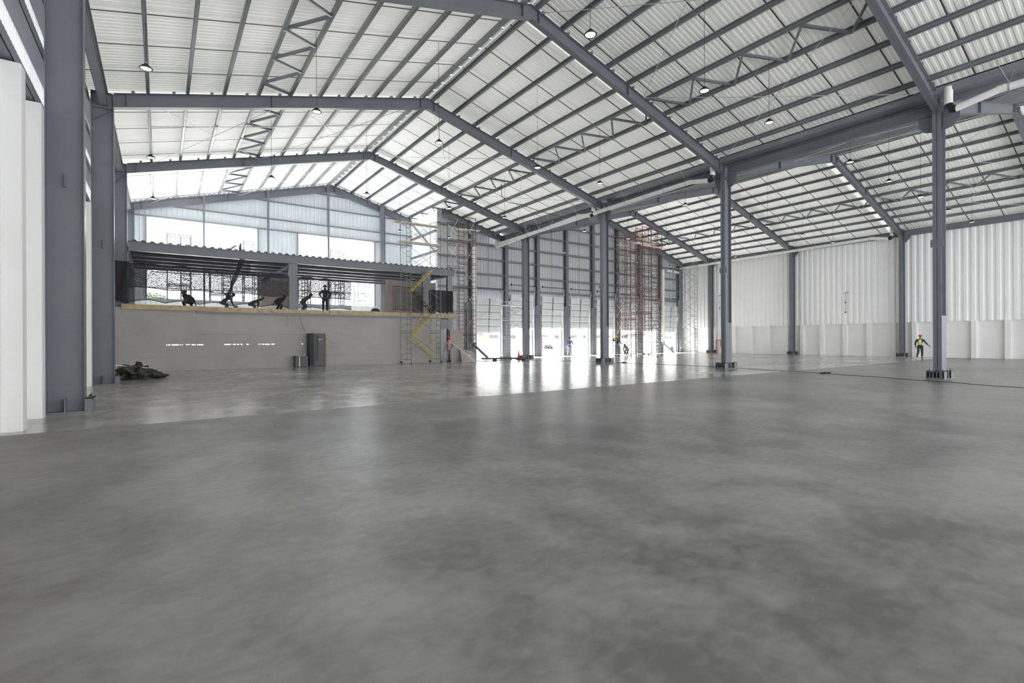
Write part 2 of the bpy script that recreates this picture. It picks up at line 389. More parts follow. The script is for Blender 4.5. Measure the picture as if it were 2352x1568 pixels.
for k, y in enumerate(FY):
    if k < 4 or k == 4:
        # left wall columns
        t, a, b = column(-2.02, XL, y, 10.62, f'grey steel column against the left wall, {FN[k]} of its row' if k != 1 else 'big grey steel column at the left edge, beside white pilasters', 'left wall columns', 1)
        base_stool(t, a, b, .14)
        MB().box(-.01, .01, -.1, -.007, 4.95, 5.25).build('bracket_fin', M['steel'], t)
        MB().box(a+.02, b-.02, -.125, -.007, 10.05, 10.07).bar((a+.02, -.06, 9.55), (b-.02, -.06, 10.05), .11, .012).build('knee_stiffener', M['steel'], t)
    if k < 4:
        t, a, b = column(XM0, XM1, y, 10.6, f'free standing grey steel column in the hall, {FN[k]} of the middle row', 'middle row columns', 1)
        base_stool(t, a, b, .3)
        MB().box(a+.018, b-.018, -.128, -.12, .03, 2.4).box(a+.018, b-.018, .12, .128, .03, 2.4).build('cover_plate', M['steel'], t)
        mb = MB().box(a-.002, a+.02, -.2, .2, 5.0, 5.28); mb.build('bracket_plate', M['steel'], t)
        mb = MB()
        for s in (-1, 1): mb.prism([(-.006, s*.13, 10.08), (-.006, s*.62, 10.08), (-.006, s*.62, 9.75), (-.006, s*.42, 9.5), (-.006, s*.13, 9.42)], (.012, 0, 0))
        mb.build('corbel_plate', M['steel'], t)
        MB().bar((a+.03, -.03, 9.75), (b-.03, -.03, 10.15), .05, .012).bar((a+.03, -.03, 10.15), (b-.03, -.03, 9.75), .05, .012).build('knee_stiffener', M['steel'], t)
        # right wall columns
        t, a, b = column(XR, 50.45, y, 10.55, f'grey steel column against the right wall, {FN[k]} of its row', 'right wall columns', 1)
        base_stool(t, a, b, .18)
        mb = MB(); mb.prism([(-.006, -.13, 9.95), (-.006, -.6, 9.95), (-.006, -.6, 9.8), (-.006, -.35, 9.5), (-.006, -.13, 9.4)], (.012, 0, 0)); mb.build('corbel_plate', M['steel'], t)
def rafter(xa, xb, y, label):
    o = Vector((xa, y+.13, 0)); t = thing('rafter', label, 'rafter', (xa, y+.13, zbot(xa)), 0, 'portal frame rafters')
    mb = MB(); z0 = zbot(xa)
    xr = R1 if abs(xb-R1) < 1 or abs(xa-R1) < 1 else R2
    za, zb = zbot(xa), zbot(xb)
    ibeam(mb, (0, 0, 0), (xb-xa, 0, zb-za), RD, .24)
    mb.build('beam', M['steel'], t)
    mb = MB()
    for f in (.03, .42, .97):
        x = (xb-xa)*f; z = (zb-za)*f
        mb.box(x-.006, x+.006, -.115, .115, z+.02, z+RD-.02)
    mb.build('stiffener_plates', M['steel'], t)
    mb = MB()
    n = 10
    for i in range(n):
        x = (xb-xa)*(i+.45)/n; z = (zb-za)*(i+.45)/n
        mb.box(x-.05, x+.05, -.13, .13, z+RD, z+RD+.09)
    mb.build('purlin_cleats', M['steel'], t)
    return t
for k, y in enumerate(FY):
    rafter(XL, R1, y, f'{FN[k]} frame rafter rising from the left wall to the left ridge')
    if k < 4:
        rafter(R1, XM0, y, f'{FN[k]} frame rafter falling from the left ridge to the middle column')
        rafter(XM1, R2, y, f'{FN[k]} frame rafter rising from the middle column to the right ridge')
        rafter(R2, XR, y, f'{FN[k]} frame rafter falling from the right ridge to the right wall')
    else: rafter(R1, XS-.1, y, 'farthest frame rafter falling from the left ridge to the side wall')
rafter(XS+.15, XM0+.3, YD-.85, 'grey steel rafter in front of the dock wall, left nave part')
rafter(XM1, R2, YD-.85, 'grey steel rafter in front of the dock wall, rising to the right ridge')
rafter(R2, XR, YD-.85, 'grey steel rafter in front of the dock wall, falling to the right corner')
# longitudinal beams column to column
for k in range(4):
    y0, y1 = FY[k]+.27, (FY[k+1]-.01 if k < 3 else YD-.05)
    mb = MB(); x = 24.22; z = 10.08
    mb.box(x-.006, x+.006, y0, y1, z, z+.45).box(x-.12, x+.12, y0, y1, z, z+.018).box(x-.12, x+.12, y0, y1, z+.432, z+.45)
    tag(mb.build('eaves_beam', M['steel']), f'deep steel beam joining middle row columns, {BN[k+1]}', 'beam', 'long beams over the middle columns')
    mb = MB(); x = 50.1; z = 9.98
    mb.box(x-.006, x+.006, y0, y1, z, z+.45).box(x-.12, x+.12, y0, y1, z, z+.018).box(x-.12, x+.12, y0, y1, z+.432, z+.45)
    n = int((y1-y0)/.6)
    tag(mb.build('eaves_beam', M['steel']), f'deep steel beam along the right wall top, {BN[k+1]}', 'beam', 'long beams over the right wall')
for k in range(4):
    y0, y1 = FY[k]+.27, FY[k+1]-.01
    mb = MB().box(-1.78, -1.77, y0, y1, 10.13, 10.6).box(-1.78, -1.52, y0, y1, 10.13, 10.145).box(-1.78, -1.52, y0, y1, 10.585, 10.6).box(-1.53, -1.52, y0, y1, 10.13, 10.2)
    tag(mb.build('eaves_beam', M['steel2']), f'grey channel eaves beam along the left wall top, {BN[k+1]}', 'beam', 'eaves beams over the left wall')

# ------------------------------------------------------------------ left wall
PO = [.65, 2.45, 4.3, 6.2, 7.95]
def pil_list(): return [f+o for f in [-11.7, -2.97]+FY for o in PO]
wl = MB().box(-2.55, -2.22, YB, YG, 0, 6.4)
for y in pil_list():
    if YB < y < YG-.5: wl.prism([(-2.23, y, 0), (-1.98, y, 0), (-1.96, y+.02, 0), (-1.96, y+.33, 0), (-2.23, y+.39, 0)], (0, 0, 6.4))
wleft = struct(wl.build('wall_left', M['white']))
mb = MB(); vs, fs = corr(YB, YG, .19, .045, lambda u, v, d: (-2.32-d, u, v), 6.3, zroof(-2.3)+.05); mb.add(vs, fs)
mb.build('cladding', M['leftsheet'], wleft)
for z in (6.45, 7.72, 8.98, 10.2):
    MB().box(-2.3, -2.06, YB, YG, z, z+.012).box(-2.07, -2.06, YB, YG, z, z+.24).box(-2.3, -2.06, YB, YG, z+.228, z+.24).build('girt', M['steel2'], wleft)
# ------------------------------------------------------------------ right wall
wr = MB().box(50.68, 51, YB, YD+.2, 0, 2.86)
for y in pil_list():
    if YB < y < YD-.5: wr.prism([(50.7, y, 0), (50.46, y, 0), (50.43, y+.02, 0), (50.43, y+.33, 0), (50.7, y+.39, 0)], (0, 0, 2.86))
wright = struct(wr.build('wall_right', M['white']))
mb = MB(); vs, fs = corr(YB, YD+.05, .46, .07, lambda u, v, d: (50.52+d, u, v), 2.86, 10.02); mb.add(vs, fs)
mb.box(50.65, 50.7, YB, YD+.2, 2.86, 10.7)
mb.build('cladding', M['lining'], wright)
# ------------------------------------------------------------------ gable wall with two openings
OP = [(-.72, 5.88), (8.77, 14.76)]; OZ = (4.45, 9.85)
def wall_with_holes(u0, u1, z0, ztop, holes):
    """rectangles covering u0..u1 x z0..ztop minus holes (hu0,hu1,hz0,hz1); top left to ztop callable"""
    us = sorted({u0, u1, *[h[0] for h in holes], *[h[1] for h in holes]}); out = []
    for a, b in zip(us, us[1:]):
        hs = sorted([h for h in holes if h[0] <= a and h[1] >= b], key=lambda h: h[2]); z = z0
        for h in hs:
            if h[2] > z: out.append((a, b, z, h[2]))
            z = h[3]
        out.append((a, b, z, None))
    return out
gb = MB()
for a, b, z0, z1 in wall_with_holes(-2.3, XS+.1, 0, None, [(OP[0][0], OP[0][1], *OZ), (OP[1][0], OP[1][1], *OZ), (-.5, 9.4, 1.0, 1.9)]):  # the low hole is an unseen slot added to light the mezzanine wall gaps
    if z1 is None:
        brk = [a] + ([R1] if a < R1 < b else []) + [b]
        for c, d in zip(brk, brk[1:]):
            vs, fs = corr(c, d, .3, .04, lambda u, v, dd: (u, YG+dd, v), z0, lambda u: zroof(u)-.0); gb.add(vs, fs)
    else:
        vs, fs = corr(a, b, .3, .04, lambda u, v, dd: (u, YG+dd, v), z0, z1); gb.add(vs, fs)
wg = struct(gb.build('wall_back', M['gable']))
for z in (9.9, 10.72, 12.05, 13.2):
    xs = [x for x in [i*.05 for i in range(-46, 366)] if zbot(x)+RD+.1 > z+.2]
    MB().box(xs[0], xs[-1], YG-.13, YG-.12, z, z+.09).box(xs[0], xs[-1], YG-.13, YG, z, z+.012).build('girt', M['steel2'], wg)
for (a, b) in OP:
    MB().box(a-.12, a, YG-.12, YG+.05, OZ[0], OZ[1]).box(b, b+.12, YG-.12, YG+.05, OZ[0], OZ[1]).build('opening_trim', M['steel2'], wg)
for x, w, nm in ((2.49, .12, 'slim grey gable post left of the big left opening middle'), (6.55, .14, 'slim grey gable post right of the left opening'), (10.9, .16, 'slim grey gable post under the ridge'), (15.36, .42, 'wide grey gable column right of the right opening')):
    y = FY[4]-.1
    mb = MB()
    zt = zbot(x)+RD
    if w < .3: mb.box(x-w/2, x+w/2, y-.09, y+.02, 3.3, zt)
    else: mb.box(x-w/2, x-w/2+.02, y-.13, y+.05, 3.3, zt).box(x+w/2-.02, x+w/2, y-.13, y+.05, 3.3, zt).box(x-w/2, x+w/2, y-.05, y-.035, 3.3, zt)
    tag(mb.build('gable_post', M['steel']), nm, 'post', 'gable posts')
# wall behind the camera with four big added openings, unseen, sized to light the hall
FO = [(-1, 11), (11.5, 23.5), (25, 37.5), (38, 50.4)]; FZ = (2.6, 9.6)
mb = MB()
for a, b, z0, z1 in wall_with_holes(-2.6, 51, 0, 14.6, [(a, b, FZ[0] if a < 25 else .5, FZ[1]) for a, b in FO]): mb.box(a, b, YB-.2, YB, z0, z1 or 14.6)
struct(mb.build('wall_front', M['lining']))
# return wall
mb = MB(); vs, fs = corr(YD-.05, YG+.05, .3, .04, lambda u, v, d: (XS+.1+d, u, v), 3.2, zroof(XS)-.02); mb.add(vs, fs); mb.box(XS+.1, XS+.14, YD, YG, 0, 3.2)
wre = struct(mb.build('wall_return', M['leftsheet']))
for z in (7.15, 8.75, 10.4): MB().box(XS-.1, XS+.1, YD, YG, z, z+.14).build('girt', M['steel2'], wre)
MB().bar((XS-.02, YD+.3, 8.9), (XS-.02, YG-.3, 11.7), .1, .1).build('brace', M['steel2'], wre)

# ------------------------------------------------------------------ dock wall, columns and doors
DC = [21.43+3.575*i for i in range(8)]       # dock wall columns
DO = [(c+.55, c+3.02) for c in DC[:7]] + [(47.25, 49.72)]
DO = [(c+.52, c+3.05) for c in DC]
DO[-1] = (46.98, 49.5)
DB = [2.15, 2.62, 2.62, 2.62, 2.6, 2.5, 2.45, 2.35]
DH = 4.6
dw = MB()
for a, b, z0, z1 in wall_with_holes(XS+.1, 51, 0, None, [(a, b, 0, DH) for a, b in DO]):
    brk = [a] + [q for q in (24.22, R2) if a < q < b] + [b]
    for c, d in zip(brk, brk[1:]):
        if z1 is None:
            vs, fs = corr(c, d, .3, .04, lambda u, v, dd: (u, YD+dd, v), max(z0, .001) if False else z0, lambda u: min(zroof(u), 50) if not 23.7 < u < 24.75 else 10.6)
            dw.add(vs, fs)
# solid jambs so that the wall has thickness at the openings
for a, b in DO: dw.box(a-.05, a, YD-.02, YD+.25, 0, DH).box(b, b+.05, YD-.02, YD+.25, 0, DH).box(a-.05, b+.05, YD-.02, YD+.25, DH, DH+.08)
wd = struct(dw.build('wall_dock', M['dockwall']))
for z in (5.9, 7.15, 8.45, 9.7, 11.0, 12.3):
    segs = []; x = XS+.1
    xs = [XS+.1+i*.1 for i in range(int((50.9-XS-.1)/.1)) if zbot(XS+.1+i*.1)+.3 > z+.2]
    if not xs: continue
    run = [xs[0]]
    for p, q in zip(xs, xs[1:]+[999]):
        if q-p > .2:
            mb = MB().box(run[0], p, YD-.2, YD-.19, z, z+.17).box(run[0], p, YD-.2, YD, z, z+.012).box(run[0], p, YD-.2, YD, z+.158, z+.17)
            mb.build('girt', M['steel2'], wd); run = [q]
for c in DC:
    x = c+1.79
    if x < 50: MB().box(x-.012, x+.012, YD-.16, YD-.14, 5.9, zbot(x)+.5).build('sag_rod', M['steel'], wd)
for i, c in enumerate(DC):
    t = thing('dock_column', f'grey steel column on the dock wall, {ORD[i]} from the left', 'column', (c, YD-.3, 0), 0, 'dock wall columns')
    h = zbot(c)+RD; w = .34
    MB().box(-w/2, w/2, -.1, -.085, 0, h).box(-w/2, w/2, .26, .275, 0, h).box(-.01, .01, -.09, .27, 0, h).build('shaft', M['steel'], t)
    mb = MB()
    for sx in (-1, 1): mb.box(sx*.22-.05, sx*.22+.05, -.08, .25, 0, 4.75).box(sx*.38-.07, sx*.38+.07, .0, .25, 0, 4.75)
    mb.build('track_jamb', M['steel2'], t)
    MB().box(-.18, .18, -.16, -.1, 3.6, 3.85).build('bumper_block', M['steel'], t)
# corner column of the dock wall
t = thing('dock_column', 'grey steel corner column where dock wall meets right wall', 'column', (49.95, YD-.3, 0), 0, 'dock wall columns')
MB().box(-.3, .3, -.1, -.085, 0, 10.4).box(-.3, .3, .26, .275, 0, 10.4).box(-.01, .01, -.09, .27, 0, 10.4).build('shaft', M['steel'], t)
for i, (a, b) in enumerate(DO):
    z0 = DB[i]; H = 3.02; ang = .035
    t = bpy.data.objects.new(f'door_{i+1}', None); COL.objects.link(t); t['kind'] = 'structure'; t.location = ((a+b)/2, YD-.14, z0); w = (b-a)/2
    t['label'] = f'half raised grey sectional dock door, {ORD[i]} from the left'
    for s in range(5):
        mb = MB(); za, zb = s*H/5, (s+1)*H/5-.002
        y = -.02-s*ang
        mb.prism([(-w, y, za), (-w, y-ang, zb), (-w, y-ang+.05, zb), (-w, y+.05, za)], (2*w, 0, 0))
        for q in (.25, .5, .75):
            zz = za+(zb-za)*q; yy = y-ang*q
            mb.box(-w, w, yy-.035, yy, zz-.03, zz+.03)
        mb.build('door_section', M['door'], t)
    sl = MB()
    for s in range(1, 5): sl.box(-w, w, -.035-s*ang, -.02-s*ang, s*H/5-.018, s*H/5+.012)
    sl.build('section_shadow', M['steel'], t)  # dark strips stand in for the shadow lines between door sections
    MB().box(-.05, .05, -.05, -.02, .05, H-.05).box(-w, -w+.05, -.05, -.02, .05, H-.05).box(w-.05, w, -.05, -.02, .05, H-.05).prism([(-.05, -.02, .05), (.05, -.02, .05), (.05, -.26, H-.05), (-.05, -.26, H-.05)], (0, .03, 0)).build('stile', M['steel'], t)
    mb = MB()
    for sx in (-1, 1):
        mb.tube([(sx*(w+.08), .0, -z0), (sx*(w+.08), -.02, 0), (sx*(w+.08), -.3, 3.9)], .025, 6)
    mb.build('door_track', M['galv'], t)
    MB().tube([(-w-.1, -.3, 3.85), (w+.1, -.3, 3.85)], .03, 8).lathe([(0, -.03), (.09, -.03), (.09, .03), (0, .03)], (-w-.08, -.3, 3.85), 12, 'x').lathe([(0, -.03), (.09, -.03), (.09, .03), (0, .03)], (w+.08, -.3, 3.85), 12, 'x').build('torsion_shaft', M['dark'], t)
    if i in (0, 2, 3, 4, 5): MB().box(w*.28, w*.72, -.115, -.1, 1.42, 1.72).build('door_window', M['pvc'], t)
    mb = MB(); mb.box(-w-.25, -w-.12, -.2, -.08, 1.3, 2.2) if i in (2, 3, 4, 5, 6) else mb.box(-w-.2, -w-.12, -.15, -.08, 2.4, 2.6); mb.build('control_box', M['dark'], t)

# ------------------------------------------------------------------ rain pipes
def rod_hangers(mb, x, y, z, zt): mb.tube([(x-.12, y, z), (x-.12, y+.3, zt)], .008, 5).tube([(x+.12, y, z), (x+.12, y-.3, zt)], .008, 5)
def pipe_run(x, y0, y1, z0, z1, label, dirn):
    t = thing('rain_pipe', label, 'pipe', (x, y0, z0), 0, 'white rain pipes under the gutters')
    L = y1-y0; r = .125
    MB().tube([(0, dirn*1.3, 0.12*1), (0, L, z1-z0)], r, 14).build('pipe', M['pvc'], t)
    MB().tube([(0, dirn*.2, -.1), (0, dirn*1.5, .14)], .12, 14).build('branch_pipe', M['pvc'], t)
    MB().tube([(0, 0, .12), (0, dirn*.02, 0), (0, dirn*.1, -.08), (0, dirn*.22, -.1)], .135, 14).build('elbow', M['black'], t)
    MB().tube([(0, 0, .1), (0, 0, .75)], .13, 14).build('outlet', M['pvc'], t)
    n = max(2, int(abs(L)/1.45)); mb = MB(); cl = MB()
    for i in range(n):
        y = dirn*1.6+(L-dirn*1.9)*i/(n-1); z = .12+(z1-z0-.12)*(y-dirn*1.3)/(L-dirn*1.3)
        mb.tube([(0, y, z+r), (-.3, y+.35, 1.2)], .009, 5).tube([(0, y, z+r), (.35, y-.1, .9)], .009, 5)
        cl.tube([(0, y-.02, z), (0, y+.02, z)], r+.012, 14)
    mb.build('hanger_rods', M['galv'], t); cl.build('pipe_clamps', M['galv'], t)
pipe_run(23.6, 14.95, 35.6, 10.0, 9.75, 'long white rain pipe from the second middle column to the dock wall', 1)
pipe_run(23.6, 5.45, -3.3, 10.0, 9.9, 'white rain pipe with diagonal branch beside the nearest middle column', -1)
pipe_run(23.6, 23.7, 35.4, 9.98, 9.55, 'white rain pipe starting at the third middle column', 1)
pipe_run(49.55, 15.1, 35.6, 9.95, 9.8, 'white rain pipe running along the top of the right wall', 1)
t = thing('rain_pipe', 'short white rain pipe on the dock wall near the right corner', 'pipe', (47.3, YD-.45, 9.4), 0, 'white rain pipes under the gutters')
MB().tube([(0, 0, 0), (.9, 0, 0)], .14, 12).tube([(1.15, 0, -.02), (2.1, 0, -.05)], .14, 12).build('pipe', M['pvc'], t); MB().tube([(.9, 0, 0), (1.15, 0, -.02)], .09, 12).build('coupling', M['dark'], t); MB().box(.3, .34, 0, .34, -.02, .02).box(1.7, 1.74, 0, .34, -.05, -.01).build('bracket', M['dark'], t)
for x, nm in ((21.5, 'beside the tall red scaffold'), (46.35, 'behind the scaffold cluster')):
    t = thing('downpipe', f'square white downpipe with slanting foot, {nm}', 'pipe', (x, YD-.63, 0), 0, 'square downpipes')
    MB().box(-.15, .15, -.13, .13, 1.25, 9.4).build('pipe', M['pvc'], t)
    MB().bar((0, -.02, 1.35), (0, -.02, 1.0), .26, .24).bar((0, -.02, 1.1), (.75, -.9, .06), .2, .2).build('foot', M['steel2'], t)

# ------------------------------------------------------------------ pendant lamps
def make_lamp():
    t = thing('pendant_lamp', '', 'lamp')
    MB().lathe([(.0, .2), (.07, .2), (.09, .17), (.09, .08), (.2, .045), (.25, .01), (.25, -.015), (.215, -.02), (.2, .0)], n=28).build('housing', M['black'], t)
    mb = MB()
    for k in range(12):
        a = 2*PI*k/12; mb.bar((.085*math.cos(a), .085*math.sin(a), .12), (.17*math.cos(a), .17*math.sin(a), .07), .008, .05)
    mb.build('heat_sink', M['black'], t)
    MB().lathe([(.0, -.012), (.2, -.01), (.205, .004), (0, .004)], n=28).build('diffuser', M['lamp'], t)
    MB().lathe([(0, .3), (.02, .29), (.03, .25), (.02, .2)], n=10).build('hook', M['galv'], t)
    return t
lamp0 = make_lamp(); first = True
LX = [(-.32, 'closest to the left wall'), (4.5, 'second from the left wall'), (9.28, 'just left of the left ridge'), (14.4, 'just right of the left ridge'), (18.5, 'left of the middle columns'),
      (25.7, 'just right of the middle columns'), (30.5, 'left of the right ridge'), (35.35, 'just left of the right ridge'), (40.6, 'right of the right ridge'), (46.0, 'closest to the right wall')]
LY = [9.4, 18.1, 26.75, 34.4]
for j, ly in enumerate(LY):
    for i, (lx, nm) in enumerate(LX):
        if j == 3 and i in (1, 2): continue
        t = lamp0 if first else copy_tree(lamp0); first = False
        z = 9.6
        t.location = (lx, ly, z); t.scale = (.68,)*3
        tag(t, f'black pendant lamp {nm}, {ORD[j]} row from the front', 'lamp', 'high bay pendant lamps')
        zt = zroof(lx)-z+.01
        MB().tube([(0, 0, .28), (0, 0, zt/.68)], .011, 5).build('cable', M['dark'], t)

# ------------------------------------------------------------------ mezzanine
YF = 31.72           # front face of the mezzanine wall
x0, x1 = -1.95, 16.3
wm = MB(); lev = [(.68, .7), (1.345, 1.385), (1.93, 1.95)]
gaps = {0: [(-.9, -.2), (1.0, 1.75), (3.6, 4.1), (5.0, 5.6), (6.9, 7.3), (9.1, 9.8), (11, 11.6)],
        1: [(.25, .42), (.48, .78), (.84, .98), (1.1, 1.3), (1.36, 1.55), (1.62, 1.9), (2.9, 3.25), (3.32, 3.45), (3.52, 3.62), (3.7, 3.8), (4.0, 4.1), (4.6, 4.9), (4.95, 5.2), (5.28, 5.45), (6.95, 7.02), (8.45, 8.65), (8.72, 8.95), (9.0, 9.03)],
        2: [(-1.1, -.4), (1.7, 2.4), (2.9, 4.2), (4.8, 5.4), (5.7, 5.9), (6.3, 6.9), (9.0, 9.7)]}
z = 0
for i, (a, b) in enumerate(lev):
    wm.box(x0, x1, YF, YF+.03, z, a); z = b; p = x0
    for g0, g1 in gaps[i]: wm.box(p, g0, YF, YF+.03, a, b); p = g1
    wm.box(p, x1, YF, YF+.03, a, b)
    if i != 1: wm.box(x0, x1, YF+.05, YF+.07, a-.1, b+.1)
wm.box(x0, x1, YF, YF+.03, z, 3.14)
struct(wm.build('wall_mezzanine', M['board']))
struct(MB().box(-2.0, 17.6, YF+.02, YG-.15, 3.12, 3.3).build('mezzanine_floor', M['board']))
t = thing('timber_edge', 'long timber formwork boards along the front edge of the mezzanine', 'timber', (0, YF-.04, 3.1))
px = [-1.6, 2.0, 5.3, 8.6, 12.0, 15.0, 17.6]
for i in range(6): MB().box(px[i], px[i+1]-.02, -.04-.02*(i % 2), .02, .1-.03*(i % 2), .36-.02*(i % 3)).build('board', M['timber'], t)
MB().box(1.6, 16.3, -.035, .03, -.02, .09).build('ledger', M['steel'], t)
t = thing('mezzanine_post', 'dark grey steel post on the mezzanine edge, near its middle', 'post', (6.5, YF+.15, 3.1), 0, 'mezzanine posts')
MB().box(-.25, .25, -.12, -.1, 0, 3.09).box(-.25, .25, .1, .12, 0, 3.09).box(-.24, .24, -.1, .1, 0, 3.09).build('shaft', M['steel'], t)
MB().bar((-.25, 0, 2.9), (-1.5, 1.2, 2.1), .12, .12).build('diagonal_strut', M['steel2'], t)
t = thing('mezzanine_post', 'dark grey steel post behind the yellow ladder stairs', 'post', (15.25, YF+.15, 3.1), 0, 'mezzanine posts')
MB().box(-.28, .28, -.12, -.1, -.1, 3.09).box(-.28, .28, .1, .12, -.1, 3.09).box(-.27, .27, -.1, .1, -.1, 3.09).build('shaft', M['steel'], t)
t = thing('mezzanine_post', 'grey steel corner post at the right end of the mezzanine', 'post', (17.1, YF+.15, 0), 0, 'mezzanine posts')
MB().box(-.18, .18, -.12, -.1, 0, 6.19).box(-.18, .18, .1, .12, 0, 6.19).box(-.01, .01, -.1, .1, 0, 6.19).build('shaft', M['steel2'], t)
tag(MB().box(-1.3, 17.45, YF+.03, YF+.05, 6.2, 6.66).box(-1.3, 17.45, YF, YF+.25, 6.2, 6.225).box(-1.3, 17.45, YF, YF+.25, 6.64, 6.665).build('mezzanine_beam', M['steel']),
    'dark grey front edge beam carrying the mezzanine roof deck', 'beam')
for i in range(5):
    yy = YF+1.5+1.5*i
    tag(MB().box(-1.3, 16.98, yy, yy+.012, 6.15, 6.62).box(-1.3, 16.98, yy-.08, yy+.09, 6.15, 6.17).box(-1.3, 16.98, yy-.08, yy+.09, 6.6, 6.62).build('mezzanine_joist', M['steel']),
        f'dark joist under the mezzanine deck, {ORD[i]} behind the front beam', 'joist', 'mezzanine joists')
for x, nm in ((-1.4, 'left'), (17.0, 'right')):
    tag(MB().box(x, x+.012, YF+.27, YG-.3, 6.15, 6.62).box(x-.08, x+.09, YF+.27, YG-.3, 6.135, 6.15).build('mezzanine_side_beam', M['steel']), f'dark steel beam at the {nm} side of the mezzanine deck', 'beam', 'mezzanine side beams')
mb = MB(); vs, fs = corr(-1.35, 17.5, .38, .075, lambda u, v, d: (u, v, 6.67+d), YF-.03, YG-.6); mb.add(vs, fs)
vs, fs = corr(-1.35, 17.5, .38, .075, lambda u, v, d: (u, v, 6.68+d), YF-.03, YG-.6); mb.add(vs, fs)
tag(mb.build('steel_deck', M['galv']), 'bright corrugated steel deck sheets on top of the mezzanine beams', 'deck')
tag(MB().bar((3.2, YF+.25, 6.72), (3.5, YF+.4, 7.0), .22, .06).build('offcut', M['steel2']), 'small grey sheet offcut standing on the mezzanine deck edge', 'offcut')
# folded roll-up sheet hanging open
t = thing('duct_sheet', 'strip of dark net hanging twisted from the mezzanine beam', 'net', (3.9, YF-.03, 6.2))
mb = MB(); vs = []
for i in range(9):
    f = i/8; zz = -2.35*f; xx = -.1-.8*f; w = .28*(1-.5*f)+.05*math.sin(i*2)
    vs += [(xx-w/2, .06*math.sin(i), zz), (xx+w/2, .06*math.cos(i*1.3), zz)]
mb.add(vs, [(2*i, 2*i+1, 2*i+3, 2*i+2) for i in range(8)], True); mb.build('net_strip', M['net3'], t)

# debris nets
def net(xa, xb, top, bot, mat, label, y=YF-.06, hem=True, n=80, amp=.05):
    t = thing('debris_net', label, 'net', (xa, y, 0), 0, 'debris nets round the mezzanine')
    vs = []; m = 6; tp, bt = [], []
    for i in range(n+1):
        f = i/n; x = (xb-xa)*f; zt, zb = top(f), bot(f)
        for j in range(m+1):
            g = j/m; yy = amp*math.sin(i*.9+j)*math.sin(g*PI)
            vs.append((x, yy, zt+(zb-zt)*g))
        tp.append((x, -.005, zt)); bt.append((x, -.005, zb))
    MB().add(vs, [(i*(m+1)+j, (i+1)*(m+1)+j, (i+1)*(m+1)+j+1, i*(m+1)+j+1) for i in range(n) for j in range(m)], True).build('netting', mat, t)
    if hem: MB().tube(tp, .018, 5).build('top_hem', M['black'], t); MB().tube(bt, .02, 5).build('bottom_hem', M['black'], t)
def scallop(z, a, k): return lambda f: z+a*(1-abs(math.sin(f*PI*k)))*-1+a
net(-1.3, 6.25, lambda f: 5.5-.12*f+.1*abs(math.sin(f*5*PI)), lambda f: 4.32-.14*f+.04*math.sin(f*20), M['net'], 'dark upper debris net left of the mezzanine post')
net(-1.3, 6.25, lambda f: 4.32-.14*f+.04*math.sin(f*20), lambda f: 3.62-.06*f+.14*abs(math.sin(f*5*PI))-.05, M['net2'], 'thin lower debris net left of the mezzanine post, with scalloped hem')
net(-1.3, 4.2, lambda f: 6.05-.05*f, lambda f: 5.5-.1*f, M['net2'], 'thin debris net tied under the left part of the mezzanine beam', amp=.03, hem=False)
net(6.75, 9.95, lambda f: 5.35-.1*f+.1*abs(math.sin(f*3*PI)), lambda f: 4.22-.05*f, M['net'], 'dark upper debris net right of the mezzanine post')
net(6.75, 9.95, lambda f: 4.22-.05*f, lambda f: 3.5+.1*abs(math.sin(f*2*PI)), M['net2'], 'thin lower debris net right of the mezzanine post')
net(12.7, 15.0, lambda f: 5.2+.02*math.sin(f*9), lambda f: 3.6+.05*abs(math.sin(f*3*PI)), M['net4'], 'thin debris net in front of the brown board panels')
net(15.45, 17.3, lambda f: 5.1-.02*f, lambda f: 3.55+.03*math.sin(f*9), M['net3'], 'dense dark debris net at the right end of the mezzanine')
# net wrapping between second and fourth left columns
net(-2.0, -1.3, lambda f: 5.6, lambda f: 3.75-.25*f, M['net3'], 'dense black net folded against the left wall column', n=12)
# partitions behind the nets
t = thing('board_partition', 'brown board partition standing on the right half of the mezzanine', 'partition', (12.9, YF+1.7, 3.3))
for i in range(4): MB().box(.0+.98*i, .96+.98*i, 0, .04, 0, 2.55-.03*(i % 2)).build('board_sheet', M['board2'], t)
t = thing('board_partition', 'grey board partition between the two gable openings', 'partition', (5.95, YG-.9, 3.3))
for i in range(2): MB().box(.0+1.3*i, 1.28+1.3*i, 0, .04, 0, 2.7).build('board_sheet', M['board'], t)
# tape and cord hanging
tag(MB().tube([(6.23, YF-.09, 3.35), (6.2, YF-.09, 3.0), (6.22, YF-.1, 2.6), (6.17, YF-.09, 2.35)], .016, 5).build('hanging_tape', M['yellow']), 'yellow and black tape end hanging over the timber edge', 'tape')
tag(MB().tube([(6.8, YF-.06, 3.1), (6.9, YF-.06, 2.7), (7.15, YF-.06, 2.1)], .006, 5).build('string_line', M['dark']), 'thin dark cord hanging down behind the tall black cabinet', 'cord')
# doorway structure at the right end under the mezzanine
tag(MB().box(16.35, 16.9, YF+.02, YF+.3, 2.35, 3.05).box(16.35, 16.5, YF+.3, YG-1, 2.35, 3.1).build('transfer_beam', M['steel']), 'dark steel beam stub under the right end of the mezzanine', 'beam')
tag(MB().box(16.35, 17.25, YF+1.9, YF+1.95, 0, 2.0).build('dark_board', M['dark']), 'dark board standing in the doorway under the mezzanine', 'board')

